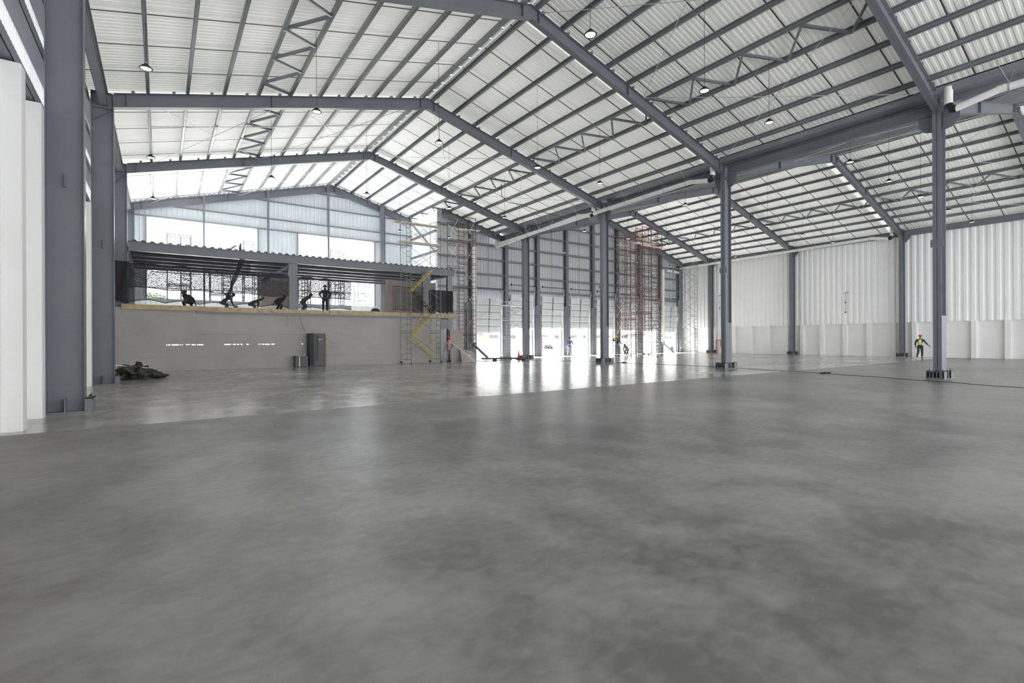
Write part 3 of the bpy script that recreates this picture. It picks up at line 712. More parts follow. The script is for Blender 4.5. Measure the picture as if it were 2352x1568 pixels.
# ------------------------------------------------------------------ scaffolds
def frame_part(t, a, b, z, h, mat, ladder=True, r=.021):
    """one scaffold frame between ground points a and b at height z (local)"""
    a, b = Vector((*a, z)), Vector((*b, z)); d = b-a; mb = MB(); U = Vector((0, 0, 1))
    mb.tube([a, a+U*h], r, 6).tube([b, b+U*h], r, 6).tube([a+U*.06, b+U*.06], r*.8, 6).tube([a+U*(h-.08), b+U*(h-.08)], r, 6)
    if ladder:
        c = a+d*.42
        mb.tube([c+U*.06, c+U*(h-.08)], r*.8, 6)
        for q in (.25, .42, .6, .78): mb.tube([a+U*h*q, c+U*h*q], r*.7, 5)
    return mb.build('frame', mat, t)
def brace_part(t, a, b, z, h, mat, r=.013):
    a, b = Vector((*a, z)), Vector((*b, z)); U = Vector((0, 0, 1))
    MB().tube([a+U*.25, b+U*(h-.2)], r, 5).tube([b+U*.25, a+U*(h-.2)], r, 5).build('cross_brace', mat, t)
def scaffold(name, label, rect, z1, n, mats, framedir='x', casters=True, z0=.22, bracemat=None, boards=(), rr=.027):
    """rect: four ground corners near-left, near-right, far-right, far-left"""
    o = Vector((sum(p[0] for p in rect)/4, sum(p[1] for p in rect)/4))
    t = thing('scaffold_tower', label, 'scaffold', (o.x, o.y, 0), 0, 'scaffold towers')
    nl, nr, fr, fl = [Vector(p)-o for p in rect]; h = (z1-z0)/n
    for i in range(n):
        m = mats[i % len(mats)]; bm_ = bracemat or m
        z = z0+i*h
        if framedir == 'x': frame_part(t, nr, nl, z, h, m, r=rr); frame_part(t, fr, fl, z, h, m, r=rr); brace_part(t, nl, fl, z, h, bm_, rr*.62); brace_part(t, nr, fr, z, h, bm_, rr*.62)
        else: frame_part(t, nl, fl, z, h, m); frame_part(t, nr, fr, z, h, m); brace_part(t, nl, nr, z, h, bm_); brace_part(t, fl, fr, z, h, bm_)
    for c in (nl, nr, fr, fl):
        if casters:
            a = random.uniform(0, PI); dx, dy = math.cos(a), math.sin(a)
            w = MB(); w.lathe([(0, -.02), (.05, -.022), (.05, -.012), (.065, -.02), (.085, -.022), (.09, 0), (.085, .022), (.065, .02), (.05, .012), (.05, .022), (0, .02)], (0, 0, 0), 14, 'y')
            ob = w.build('caster', M['rubber'], t, (c.x+dx*.04, c.y+dy*.04, .09)); ob.rotation_euler = (0, 0, a)
            MB().box(-.012, .012, -.035, -.027, 0, .13).box(-.012, .012, .027, .035, 0, .13).box(-.02, .02, -.035, .035, .12, .14).build('fork', M['galv'], ob)
        else: MB().lathe([(0, .01), (.06, .01), (.06, 0)], (c.x, c.y, 0), 8).tube([(c.x, c.y, .0), (c.x, c.y, z0)], .016, 6).build('foot', M['dark'], t)
    for (p, q, w, zz, m) in boards:
        p, q = Vector((*p, zz))-Vector((*o, 0)), Vector((*q, zz))-Vector((*o, 0))
        MB().bar(p, q, w, .045).build('plank', M[m], t)
    return t
s1 = scaffold('s1', 'tall grey scaffold tower on wheels holding the yellow stairs', [(13.37, 30.15), (15.53, 30.15), (15.4, 31.45), (13.2, 31.45)], 9.75, 5, [M['scaf']], 'y',
    boards=[((12.7, 31.2), (16.1, 31.15), .5, 9.45, 'timber'), ((13.0, 31.2), (16.4, 31.2), .4, 8.2, 'plank'), ((12.6, 30.4), (15.6, 30.4), .3, 7.95, 'plank'), ((12.9, 30.6), (15.9, 30.6), .25, 9.35, 'plank')])
scaffold('s2', 'tall red scaffold tower just right of the mezzanine', [(18.4, 32.75), (19.9, 32.75), (20.1, 34.9), (18.6, 34.9)], 11.0, 6, [M['scafbrown'], M['scafred'], M['scafbrown']], 'x', bracemat=M['scafwhite'],
    boards=[((18.6, 33.4), (20.4, 33.0), .45, 10.1, 'plank'), ((17.9, 33.1), (19.8, 33.2), .4, 9.35, 'plank')])
scaffold('s3', 'short white scaffold tower left of the fourth middle column', [(23.0, 32.5), (25.1, 32.5), (25.1, 33.9), (23.0, 33.9)], 4.75, 3, [M['scafwhite']], 'y', bracemat=M['scaf'], boards=[((22.2, 32.6), (25.1, 32.6), .25, 4.3, 'pvc')])
scaffold('s4a', 'dark brown scaffold tower, frontmost of the cluster between middle and right columns', [(33.0, 27.4), (35.0, 27.4), (35.05, 28.15), (33.05, 28.15)], 11.1, 6, [M['scafbrown'], M['scafbrown'], M['scafred']], 'x', bracemat=M['scaf'],
    boards=[((32.6, 27.8), (34.6, 27.75), .55, 9.7, 'plank'), ((33.1, 27.5), (35.4, 27.5), .3, 9.5, 'plank')])
scaffold('s4b', 'red scaffold tower behind the dark brown one in the cluster', [(38.2, 31.0), (40.2, 31.0), (40.2, 33.2), (38.2, 33.2)], 12.2, 7, [M['scafbrown'], M['scafred']], 'x', bracemat=M['scaf'],
    boards=[((38.3, 31.5), (40.3, 31.5), .5, 11.1, 'plank'), ((38.3, 32.4), (40.3, 32.6), .5, 11.5, 'plank')])
scaffold('s4c', 'slim red and grey scaffold tower at the back left of the cluster, by the doors', [(38.3, 34.1), (39.9, 34.1), (39.9, 35.2), (38.3, 35.2)], 12.1, 7, [M['scafbrown'], M['scafbrown'], M['scafred'], M['scaf']], 'x', bracemat=M['scafwhite'], boards=[((37.9, 34.6), (40.3, 34.7), .5, 11.2, 'plank')])
scaffold('s4d', 'narrow brown scaffold tower, left front of the cluster', [(34.6, 30.1), (36.2, 30.1), (36.2, 31.5), (34.6, 31.5)], 11.3, 6, [M['scafbrown'], M['scafred']], 'x', bracemat=M['scaf'])
scaffold('s5', 'tall grey scaffold tower in the far right corner', [(46.95, 32.5), (48.3, 32.5), (48.3, 34.7), (46.95, 34.7)], 10.0, 5, [M['scaf']], 'x', casters=False)
for i, (x, w) in enumerate(((.4, 1.4), (3.0, 1.4), (5.2, 1.2), (8.9, 1.1), (11.6, 1.1), (13.9, 1.0))):
    t = scaffold('so', f'dark scaffold outside the gable openings, {ORD[i]} from the left', [(x, YG+1.4), (x+w, YG+1.4), (x+w, YG+2.4), (x, YG+2.4)], 8.3 if i % 2 else 9.2, 5, [M['dark']], 'x', casters=False, rr=.034)
    t['group'] = 'scaffolds outside the gable'
for i, (a, b, z) in enumerate(((-.7, 6.0, 7.6), (-.5, 6.4, 6.4), (8.6, 14.5, 5.6), (-.7, 6.0, 5.3), (8.7, 14.8, 7.9))):
    tag(MB().tube([(a, YG+1.4, z), (b, YG+1.4, z)], .034, 6).build('guard_rail', M['dark']), ['upper scaffold rail outside the left gable opening', 'middle scaffold rail outside the left gable opening', 'lower scaffold rail outside the right gable opening', 'lowest scaffold rail outside the left gable opening', 'upper scaffold rail outside the right gable opening'][i], 'rail', 'rails of the outside scaffold')
# ladder stairs inside the first tower
def stair(label, a, b, mat, rail=1):
    o = Vector(a); t = thing('ladder_stair', label, 'stairs', a, 0, 'ladder stairs in the scaffold'); d = Vector(b)-o; w = .45; n = 7
    for y in (0, w): MB().bar((0, y, 0), (d.x, y, d.z), .03, .09, (0, 1, 0)).build('stringer', mat, t)
    for i in range(n):
        f = (i+.5)/n; MB().box(d.x*f-.1, d.x*f+.1, 0, w, d.z*f-.012, d.z*f+.012).build('tread', mat, t)
    if rail: MB().tube([(0, 0, .05), (d.x*.08, 0, .75), (d.x*.95, 0, d.z+.7), (d.x, 0, d.z)], .016, 6).build('handrail', mat, t)
    return t
stair('yellow ladder stairs flight touching the floor', (15.1, 30.45, .45), (13.75, 30.45, 1.75), M['yellow'], 1)
stair('yellow ladder stairs flight reaching the timber edge', (13.8, 30.9, 1.75), (15.25, 30.9, 3.3), M['yellow'], 1)
stair('brown ladder stairs flight in front of the dark net', (15.2, 30.45, 3.35), (13.75, 30.45, 4.85), M['scafbrown'], 0)
stair('topmost yellow ladder stairs flight below the deck', (13.75, 30.9, 4.85), (15.3, 30.9, 6.4), M['yellow'], 0)

# ------------------------------------------------------------------ small objects on the floor
t = thing('black_cabinet', 'tall black cabinet with a round white badge, in front of the board wall', 'cabinet', (7.72, YF-.36, 0))
prof = [(-.48, .3), (-.48, -.12), (-.44, -.2), (-.2, -.27), (.44, -.27), (.48, -.22), (.48, .3)]
MB().prism([(x, y, .04) for x, y in prof], (0, 0, 1.92)).build('body', M['black'], t)
MB().prism([(x*.96, y*.96, 1.96) for x, y in prof], (0, 0, .04)).build('lid', M['black'], t)
MB().box(-.12, .06, -.285, -.265, .3, 1.9).build('front_strip', M['dark'], t)
MB().box(-.46, .46, -.22, .28, 0, .05).build('plinth', M['dark'], t)
MB().lathe([(0, -.012), (.045, -.012), (.045, 0)], (.12, -.272, 1.62), 16, 'y').build('badge', M['pvc'], t)
def text(s, size, loc, rot, mat, parent, name='lettering'):
    c = bpy.data.curves.new(name, 'FONT'); c.body = s; c.size = size; c.extrude = .002; c.align_x = 'LEFT'
    o = bpy.data.objects.new(name+'_c', c); COL.objects.link(o)
    me = bpy.data.meshes.new_from_object(o.evaluated_get(bpy.context.evaluated_depsgraph_get())); bpy.data.objects.remove(o)
    me.materials.clear(); me.materials.append(mat); q = bpy.data.objects.new(name, me); COL.objects.link(q); q.parent = parent; q.location = loc; q.rotation_euler = rot
    return q
MB().box(.19, .3, -.275, -.271, 1.625, 1.64).build('badge_line', M['galv'], t)
t = thing('black_box', 'low black box with papers on top, left of the tall cabinet', 'box', (6.86, YF-.36, 0))
MB().box(-.38, .33, -.22, .25, .02, .62).build('body', M['black'], t)
MB().box(-.4, .35, -.24, .27, .62, .65).build('lid', M['dark'], t)
MB().box(-.17, -.14, -.235, -.22, .02, .64).build('edge_strip', M['galv'], t)
tag(MB().box(6.62, 7.0, YF-.55, YF-.3, .652, .665).bar((6.98, YF-.45, .67), (7.08, YF-.42, .8), .04, .015).build('paper_sheets', M['pvc']), 'white paper sheets lying on the low black box', 'paper')
# tarpaulin heap
def blob(cx, cy, rx, ry, h, mat, n=26, m=14, amp=.35, seed=0, name='heap'):
    vs = []; fs = []
    for i in range(m+1):
        f = i/m
        for k in range(n):
            a = 2*PI*k/n; nn = noise.noise(Vector((math.cos(a)*2.1+seed, math.sin(a)*2.1, f*2.5)))+.6*noise.noise(Vector((math.cos(a)*6+seed, math.sin(a)*6, f*6)))
            rr = (1-f**1.6)*(1+amp*nn) if i < m else 0
            hh = h*(1-(1-f)**1.7)*(1+amp*.7*nn)
            vs.append((cx+rx*rr*math.cos(a), cy+ry*rr*math.sin(a), max(0, hh)))
    fs = [(i*n+k, i*n+(k+1)%n, (i+1)*n+(k+1)%n, (i+1)*n+k) for i in range(m) for k in range(n)]
    return MB().add(vs, fs, True).build(name, mat)
tag(blob(-.85, 25.9, .75, .9, .5, M['tarp'], 44, 22, .75, 3, 'tarpaulin'), 'crumpled black tarpaulin heap beside the left columns', 'tarpaulin')
tag(MB().bar((-1.55, 25.2, .62), (-.35, 26.0, .42), .05, .03).bar((-1.5, 25.35, .55), (-.6, 25.9, .4), .12, .02).build('steel_strip', M['galv']), 'pale metal strips lying across the black tarpaulin', 'strip')
# cone
t = thing('traffic_cone', 'orange traffic cone beside the fourth middle column', 'cone', (23.0, 31.4, 0))
MB().lathe([(.02, .72), (.03, .72), (.13, .05), (0, .05)], n=18).build('cone', M['orange'], t); MB().box(-.19, .19, -.19, .19, 0, .04).build('base', M['rubber'], t)
# steel channels lying
t = thing('steel_channel', 'long dark steel channel lying on blocks in front of the doors', 'beam', (19.3, 31.0, .12))
d = Vector((3.1, -1.6, 0))
MB().bar((0, 0, .06), d+Vector((0, 0, .06)), .16, .12).build('channel', M['dark'], t)
for f in (.28,): MB().box(d.x*f-.12, d.x*f+.12, d.y*f-.1, d.y*f+.1, -.12, .01).build('block', M['dark'], t)
MB().box(d.x*.9-.08, d.x*.9+.08, d.y*.9-.1, d.y*.9+.1, -.12, .0).build('block', M['dark'], t)
for i, (x, y, l, a) in enumerate(((17.6, 30.9, 2.2, -.1), (18.0, 31.5, 2.0, -.25), (19.4, 30.6, 1.2, .1), (20.6, 31.2, 1.4, -.3))):
    tag(MB().bar((0, 0, .02), (l*math.cos(a), l*math.sin(a), .02), .14, .035).build('offcut_strip', M['dark'] if i % 2 else M['galv'], None, (x, y, 0)), ['pale metal strip nearest the leaning boards', 'dark strip lying behind the pale ones', 'short pale strip in front of the long channel', 'dark offcut lying beyond the long channel'][i], 'strip', 'strips lying by the mezzanine corner')
t = thing('bucket', 'white bucket with lid standing under the red scaffold', 'bucket', (20.2, 33.9, 0))
MB().lathe([(0, 0), (.15, 0), (.19, .36), (.2, .36), (.2, .39), (0, .4)], n=20).build('body', M['pvc'], t); MB().tube([(-.2, 0, .34), (0, -.02, .55), (.2, 0, .34)], .006, 5).build('handle', M['galv'], t)
# board sheets leaning at the doorway
t = thing('board_stack', 'tall brown board sheets standing at the mezzanine doorway', 'boards', (17.35, 31.35, 0), .12, 'loose boards at the doorway')
for i in range(3): MB().box(-.5+.06*i, .62-.05*i, .05*i, .05*i+.04, 0, 2.32-.03*i).build('board_sheet', M['board2'], t)
t = thing('board_offcut', 'cut brown board with round hole leaning on the taller boards', 'board', (18.0, 31.0, 0), -.1, 'loose boards at the doorway')
MB().prism([(-.45, -.25, 0), (.75, -.25, 0), (.5, -.02, .75), (.2, .02, .8), (-.45, .05, .95)], (0, .02, .0)).build('sheet', M['board2'], t)
MB().lathe([(0, -.012), (.07, -.012), (.07, 0)], (.15, -.2, .42), 14, 'y').build('hole_patch', M['pvc'], t)
tag(MB().bar((16.0, 29.9, 1.55), (17.55, 28.9, .03), .07, .05).build('leaning_bar', M['galv']), 'long grey metal bar sloping to the floor from the wheeled scaffold', 'bar')
# red hose frame at right wall
t = thing('hydrant_pipe', 'thin red hydrant pipe against the right wall', 'pipe', (50.3, 31.1, 0))
MB().tube([(0, .4, 0), (0, .4, 1.45), (0, -.1, 1.45)], .04, 8).build('pipe', M['red'], t); MB().box(-.06, .06, -.4, -.1, .7, 1.5).build('cabinet', M['red'], t)
# wall cables on right lining
t = thing('wall_cable', 'dark cable ends poking out of the white right wall lining', 'cable', (50.46, 18.85, 0), 0, 'cable ends on the right wall')
MB().tube([(0, 0, 3.9), (0, 0, 5.6)], .012, 5).box(-.04, .02, -.05, .05, 3.86, 3.96).bar((0, .1, 5.62), (-.03, -.25, 5.75), .04, .04).box(-.03, .02, -.05, .05, 4.75, 4.85).build('cable', M['dark'], t)
t = thing('wall_cable', 'dark cable ends on the right wall lining beside the corner scaffold', 'cable', (50.46, 31.2, 0), 0, 'cable ends on the right wall')
MB().tube([(0, 0, 4.0), (0, 0, 6.0)], .012, 5).box(-.04, .02, -.05, .05, 4.9, 5.0).bar((0, .1, 6.3), (-.03, -.25, 6.4), .05, .05).build('cable', M['dark'], t)
# cable along the floor
cp = [(22.3, 30.6), (23.4, 28.6), (24.0, 26.9), (24.7, 25.1), (24.9, 22.6), (25.1, 19.5), (25.06, 16.94), (25.0, 14.6), (24.3, 12.2), (24.1, 10.4), (23.6, 9.0), (23.3, 8.0), (23.1, 7.2), (22.6, 6.2), (22.3, 5.0), (21.9, 4.3), (21.6, 3.2), (21.3, 1.5)]
pts = []
for i in range(len(cp)-1):
    for k in range(6):
        f = k/6; p0 = cp[max(i-1, 0)]; p1 = cp[i]; p2 = cp[i+1]; p3 = cp[min(i+2, len(cp)-1)]
        q = [.5*((2*p1[c])+(-p0[c]+p2[c])*f+(2*p0[c]-5*p1[c]+4*p2[c]-p3[c])*f*f+(-p0[c]+3*p1[c]-3*p2[c]+p3[c])*f**3) for c in (0, 1)]
        pts.append((q[0]+.06*math.sin(i*2.3+k*.7), q[1], .012))
tag(MB().tube(pts, .009, 6).build('floor_cable', M['rubber']), 'long thin black cable snaking along the floor past the middle columns', 'cable')
for i, (x, y, r) in enumerate(((24.95, 22.3, .16), (23.95, 9.75, .3))):
    mb = MB()
    for k in range(4): mb.tube([(r*(1+.1*k)*math.cos(a*.5+k)*(1.2), r*.45*math.sin(a*.5+k), .015+.008*k) for a in range(13)], .012, 5)
    mb.box(-.08, .1, -.05, .05, 0, .07)
    tag(mb.build('cable_coil', M['rubber'], None, (x, y, 0)), ['small black plug and cable coil near the third middle column', 'loose black cable coil on the floor between the two nearest middle columns'][i], 'cable', 'cable coils')
# conduit pipes under the left roof and curved cable
tag(MB().tube([(-.38, 26.8, 10.95), (4.8, 26.8, zbot(4.8)+.42), (9.2, 26.8, zbot(9.2)+.42)], .02, 6).build('conduit', M['galv']), 'thin conduit crossing under the left slope purlins to the lamps', 'conduit')
tag(MB().tube([(18.8, 27.6, zbot(18.8)+.6), (18.85, 27.6, 11.3), (19.3, 27.5, 10.9), (20.1, 27.1, 10.8), (20.8, 26.9, 10.6), (21.9, 26.4, 10.3), (23.2, 25.9, 10.05)], .02, 6).build('loose_cable', M['dark']), 'loose dark cable looping under the right slope of the left nave', 'cable')

# ------------------------------------------------------------------ people
def skin(name, verts, edges, mat, parent, sub=1):
    me = bpy.data.meshes.new(name); me.from_pydata([v[:3] for v in verts], edges, [])
    o = bpy.data.objects.new(name, me); COL.objects.link(o)
    o.modifiers.new('s', 'SKIN'); 
    if not me.skin_vertices:
        bm = bmesh.new(); bm.from_mesh(me); bm.verts.layers.skin.verify(); bm.to_mesh(me); bm.free()
    for i, v in enumerate(verts):
        sv = me.skin_vertices[0].data[i]; sv.radius = (v[3], v[4] if len(v) > 4 else v[3]); sv.use_root = (i == 0)
    ss = o.modifiers.new('u', 'SUBSURF'); ss.levels = sub; ss.render_levels = sub
    dg = bpy.context.evaluated_depsgraph_get(); m2 = bpy.data.meshes.new_from_object(o.evaluated_get(dg))
    bpy.data.objects.remove(o); m2.materials.clear(); m2.materials.append(mat)
    for p in m2.polygons: p.use_smooth = True
    q = bpy.data.objects.new(name, m2); COL.objects.link(q); q.parent = parent
    return q
def person(label, x, y, z, face, top, legs, lean=0, arms=None, legpts=None, drop=0, helmet=None, vest=None, hair=True, group=None, scale=1.0, twist=0, stripe=False):
    """face: heading in radians of the forward (+Y local) axis; joints in local metres"""
    t = thing('person', label, 'person', (x, y, z), face, group); t.scale = (scale,)*3
    A = {'le': (-.25, -.03, 1.13), 'lw': (-.28, .08, .88), 're': (.25, -.03, 1.13), 'rw': (.28, .08, .88)}
    A.update(arms or {})
    Lg = {'lk': (-.11, .03, .5), 'la': (-.12, -.03, .09), 'rk': (.11, .03, .5), 'ra': (.12, -.03, .09)}
    Lg.update(legpts or {})
    piv = Vector((0, 0, .95)); R = Matrix.Rotation(-lean, 3, 'X') @ Matrix.Rotation(twist, 3, 'Z'); D = Vector((0, 0, -drop))
    U = lambda p: tuple(R @ (Vector(p)-piv)+piv+D)
    pel = tuple(piv+D); sh = {-1: U((-.18, 0, 1.42)), 1: U((.18, 0, 1.42))}; el = {-1: U(A['le']), 1: U(A['re'])}; wr = {-1: U(A['lw']), 1: U(A['rw'])}
    hip = {-1: tuple(Vector((-.09, 0, .9))+D), 1: tuple(Vector((.09, 0, .9))+D)}; kn = {-1: Lg['lk'], 1: Lg['rk']}; an = {-1: Lg['la'], 1: Lg['ra']}
    V = []; E = []
    def v(p, r, r2=None): V.append((*p, r, r2 or r)); return len(V)-1
    p0 = v(pel, .13, .1); c1 = v(U((0, 0, 1.15)), .125, .095); c2 = v(U((0, 0, 1.38)), .15, .1); nk = v(U((0, 0, 1.5)), .055); h1 = v(U((0, .02, 1.58)), .075, .085); h2 = v(U((0, .01, 1.69)), .075, .09)
    ns = v(U((0, .115, 1.61)), .014)
    E += [(p0, c1), (c1, c2), (c2, nk), (nk, h1), (h1, h2), (h1, ns)]
    for s in (-1, 1):
        a = v(sh[s], .058); b = v(el[s], .043); c = v(wr[s], .028); E += [(c2, a), (a, b), (b, c)]
        dv = (Vector(wr[s])-Vector(el[s])).normalized(); side = dv.cross(Vector((0, 1, .2))).normalized()
        pm = Vector(wr[s])+dv*.07; d = v(tuple(pm), .036, .02); E.append((c, d))
        for k in range(4):
            off = side*(-.03+.02*k); ln = (.07, .085, .08, .06)[k]; cur = Vector((0, .02, 0))
            m1 = v(tuple(pm+off+dv*.04), .0085); m2 = v(tuple(pm+off+dv*ln+cur), .0075); E += [(d, m1), (m1, m2)]
        th = v(tuple(Vector(wr[s])+dv*.04-side*.05*1), .01); th2 = v(tuple(Vector(wr[s])+dv*.075-side*.062), .009); E += [(c, th), (th, th2)]
        a = v(hip[s], .085); b = v(kn[s], .058); c = v(an[s], .04); f = v((an[s][0], an[s][1]+.15, an[s][2]-.05), .035, .03); E += [(p0, a), (a, b), (b, c), (c, f)]
    skin('body', V, E, M['skin'], t)
    # clothing
    V2 = [(*U((0, 0, .9)), .16, .13), (*U((0, 0, 1.02)), .155, .125), (*U((0, 0, 1.18)), .15, .12), (*U((0, 0, 1.4)), .17, .12), (*U((0, 0, 1.47)), .08, .07)]; E2 = [(0, 1), (1, 2), (2, 3), (3, 4)]
    for s in (-1, 1):
        i = len(V2); e = Vector(el[s]); w = Vector(wr[s]); V2 += [(*sh[s], .08, .08), (*e, .06, .06), (*(e+(w-e)*.75), .045, .045)]; E2 += [(3, i), (i, i+1), (i+1, i+2)]
    skin('shirt', V2, E2, M[top], t)
    V3 = [(pel[0], pel[1], pel[2]+.03, .145, .115)]; E3 = []
    for s in (-1, 1):
        i = len(V3); V3 += [(*hip[s], .105, .105), (*kn[s], .078, .078), (an[s][0], an[s][1], an[s][2]+.04, .06, .06)]; E3 += [(0, i), (i, i+1), (i+1, i+2)]
    skin('trousers', V3, E3, M[legs], t)
    for s in (-1, 1):
        ax, ay, az = an[s]
        skin('boot', [(ax, ay, az+.05, .055, .055), (ax, ay-.01, az-.03, .055, .05), (ax, ay+.12, az-.045, .05, .035), (ax, ay+.19, az-.05, .04, .03)], [(0, 1), (1, 2), (2, 3)], M['char'], t)
    hc = Vector(U((0, .0, 1.68)))
    if helmet:
        mb = MB().lathe([(0, .125), (.06, .11), (.1, .07), (.118, .02), (.12, 0), (.15, -.01), (.15, -.02), (.11, -.015)], (0, 0, 0), 18)
        h = mb.build('helmet', M[helmet], t); h.location = hc+Vector((0, 0, .02)); h.rotation_euler = (-lean, 0, 0)
    elif hair:
        mb = MB().lathe([(0, .12), (.05, .108), (.088, .07), (.1, .02), (.098, -.04), (.07, -.09)], (0, 0, 0), 16)
        h = mb.build('hair', M['char'], t); h.location = hc+Vector((0, -.015, 0)); h.rotation_euler = (-lean, 0, 0)
    if vest:
        skin('vest', [(*U((0, 0, 1.02)), .168, .132), (*U((0, 0, 1.18)), .165, .132), (*U((0, 0, 1.38)), .165, .132), (*U((0, 0, 1.44)), .12, .1)], [(0, 1), (1, 2), (2, 3)], M[vest], t)
    if stripe:
        for zz in ((1.08,) if stripe == 1 else (1.06, 1.3)):
            mb = MB(); vs = []
            for q in (-.02, .02):
                for k in range(20):
                    a = 2*PI*k/20; vs.append(U((.163*math.cos(a), .135*math.sin(a), zz+q)))
            mb.add(vs, [(k, (k+1) % 20, 20+(k+1) % 20, 20+k) for k in range(20)], True); mb.build('reflective_band', M['silver'], t)
    return t
AW = lambda dx, dy: math.atan2(-dx, dy)      # heading whose +Y local axis points along (dx, dy)
person('worker in blue shirt with reflective band walking away by the dock doors', 30.9, 34.2, 0, AW(.5, .9), 'blue', 'jeans', helmet=None, stripe=1,
       arms={'rw': (.2, .22, 1.02), 're': (.3, -.02, 1.15)}, legpts={'lk': (-.12, .1, .52), 'la': (-.14, .12, .09), 'rk': (.12, -.02, .5), 'ra': (.14, -.16, .1)})
person('worker in dark jacket and yellow helmet with a hand raised to the head', 34.75, 31.9, 0, AW(-.9, -.1), 'char', 'jeans', helmet='helmY', stripe=1, scale=1.04,
       arms={'re': (.3, .24, 1.4), 'rw': (.12, .2, 1.6), 'le': (-.32, -.12, 1.2), 'lw': (-.25, -.35, 1.05)})
person('worker in grey overall crouching with head bent, near the scaffold wheels', 37.0, 32.6, 0, AW(-.9, -.2), 'greycloth', 'char', lean=.95, drop=.38,
       arms={'le': (-.22, .28, 1.25), 'lw': (-.12, .48, 1.05), 're': (.22, .28, 1.25), 'rw': (.12, .48, 1.05)}, legpts={'lk': (-.2, .38, .46), 'la': (-.2, .25, .09), 'rk': (.22, .18, .45), 'ra': (.22, -.15, .09)})
person('worker in grey shirt, pink vest and red helmet at the mezzanine doorway', 16.6, 31.0, 0, AW(.3, .95), 'greycloth', 'jeans', helmet='helmR', vest='pink', lean=.12,
       arms={'re': (.32, .1, 1.2), 'rw': (.3, .35, 1.1)})
person('worker striding in yellow-green hi-vis vest and dark clothes along the right wall', 46.0, 12.3, 0, AW(1, .15), 'char', 'char', helmet='helmR', vest='hivis', lean=.12, stripe=2,
       arms={'re': (.34, -.12, 1.18), 'rw': (.55, -.3, .95), 'le': (-.3, .1, 1.15), 'lw': (-.28, .28, .95)}, legpts={'rk': (.1, .16, .5), 'ra': (.1, .12, .09), 'lk': (-.1, -.1, .5), 'la': (-.12, -.5, .2)})
# on the mezzanine
MF = 3.3
person('dark silhouetted worker standing upright on the mezzanine, hands on hips', 8.65, 32.9, MF, AW(.1, .99), 'char', 'char', helmet='helmW', scale=1.02,
       arms={'le': (-.36, -.05, 1.2), 'lw': (-.2, .02, 1.0), 're': (.36, -.05, 1.2), 'rw': (.2, .02, 1.0)}, group='workers on the mezzanine')
person('worker leaning forward with one arm stretched out on the mezzanine', 3.1, 34.8, MF, AW(1, .1), 'greycloth', 'greycloth', helmet='helmR', lean=.9, drop=.3,
       arms={'le': (-.3, -.2, 1.45), 'lw': (-.35, -.45, 1.4), 're': (.2, .3, 1.3), 'rw': (.15, .5, 1.25)}, legpts={'lk': (-.12, .25, .42), 'rk': (.12, .3, .42)}, group='workers on the mezzanine')
person('crouching worker in dark blue behind the timber edge, below the left net', 1.35, 32.4, MF, AW(-.5, .8), 'navy', 'navy', helmet='helmY', lean=.8, drop=.5,
       legpts={'lk': (-.2, .35, .4), 'la': (-.2, .1, .09), 'rk': (.2, .35, .4), 'ra': (.2, .1, .09)}, group='workers on the mezzanine')
person('worker in grey bending low in the middle of the left mezzanine bay', 4.6, 34.6, MF, AW(1, -.1), 'greycloth', 'jeans', helmet='helmY', lean=1.1, drop=.35,
       arms={'le': (-.2, .25, 1.3), 'lw': (-.15, .4, 1.15), 're': (.2, .25, 1.3), 'rw': (.15, .4, 1.15)}, legpts={'lk': (-.12, .28, .4), 'rk': (.12, .28, .4)}, group='workers on the mezzanine')
person('worker in dark clothes bending just left of the mezzanine post', 5.9, 33.2, MF, AW(.6, .5), 'char', 'char', lean=1.0, drop=.3, legpts={'lk': (-.12, .25, .42), 'rk': (.12, .25, .42)}, group='workers on the mezzanine')
person('worker in pale clothes stooping just right of the mezzanine post', 7.3, 33.0, MF, AW(.9, .3), 'greycloth', 'greycloth', lean=.9, drop=.22, legpts={'lk': (-.12, .2, .45), 'rk': (.12, .2, .45)}, group='workers on the mezzanine')
tag(MB().lathe([(0, .42), (.15, .4), (.27, .3), (.33, .12), (.33, 0), (0, 0)], (11.75, 32.3, MF), 20).build('cable_drum', M['dark']), 'dark rounded heap behind the mezzanine edge, right of the nets', 'heap')
tag(MB().lathe([(0, .42), (.12, .42), (.14, .02), (0, 0)], (3.75, 34.4, MF), 16).build('pail', M['greycloth']), 'grey pail in front of the leaning worker on the mezzanine', 'pail')
t = thing('levelling_staff', 'slim dark figure-like staff standing on the mezzanine deck', 'staff', (3.05+.9, YF+2.2, 6.74))
MB().tube([(0, 0, 0), (.02, 0, .25), (0, 0, .5), (.03, 0, .75)], [.05, .09, .07, .03], 8).build('pole', M['dark'], t)

# ------------------------------------------------------------------ outside
t = thing('shrub', 'green shrub outside the left gable opening', 'shrub', (-.9, 46.5, 0))
MB().tube([(0, 0, 0), (.1, 0, 2.5), (.3, .2, 4.6)], [.12, .09, .05], 8).build('trunk', M['scafbrown'], t)
mb = MB()
for i in range(900):
    a = random.uniform(0, 2*PI); rr = random.random()**.5*1.15; c = Vector((.35+rr*math.cos(a), rr*math.sin(a), 4.6+random.uniform(-.75, .75)*(1-.5*rr)))
    u = Vector((random.gauss(0, 1), random.gauss(0, 1), random.gauss(0, 1))).normalized()*.09; w = u.cross(Vector((random.gauss(0, 1), random.gauss(0, 1), 1))).normalized()*.05
    mb.add([c-u, c+w, c+u, c-w], [(0, 1, 2, 3)])
mb.build('foliage', M['leaf'], t)['kind'] = 'stuff'
t = thing('site_building', 'long low pale building with dark window band beyond the dock doors', 'building', (45, 64, 0))
MB().box(-18, 30, 0, 6, -.06, 3.0).build('wall', M['white'], t)
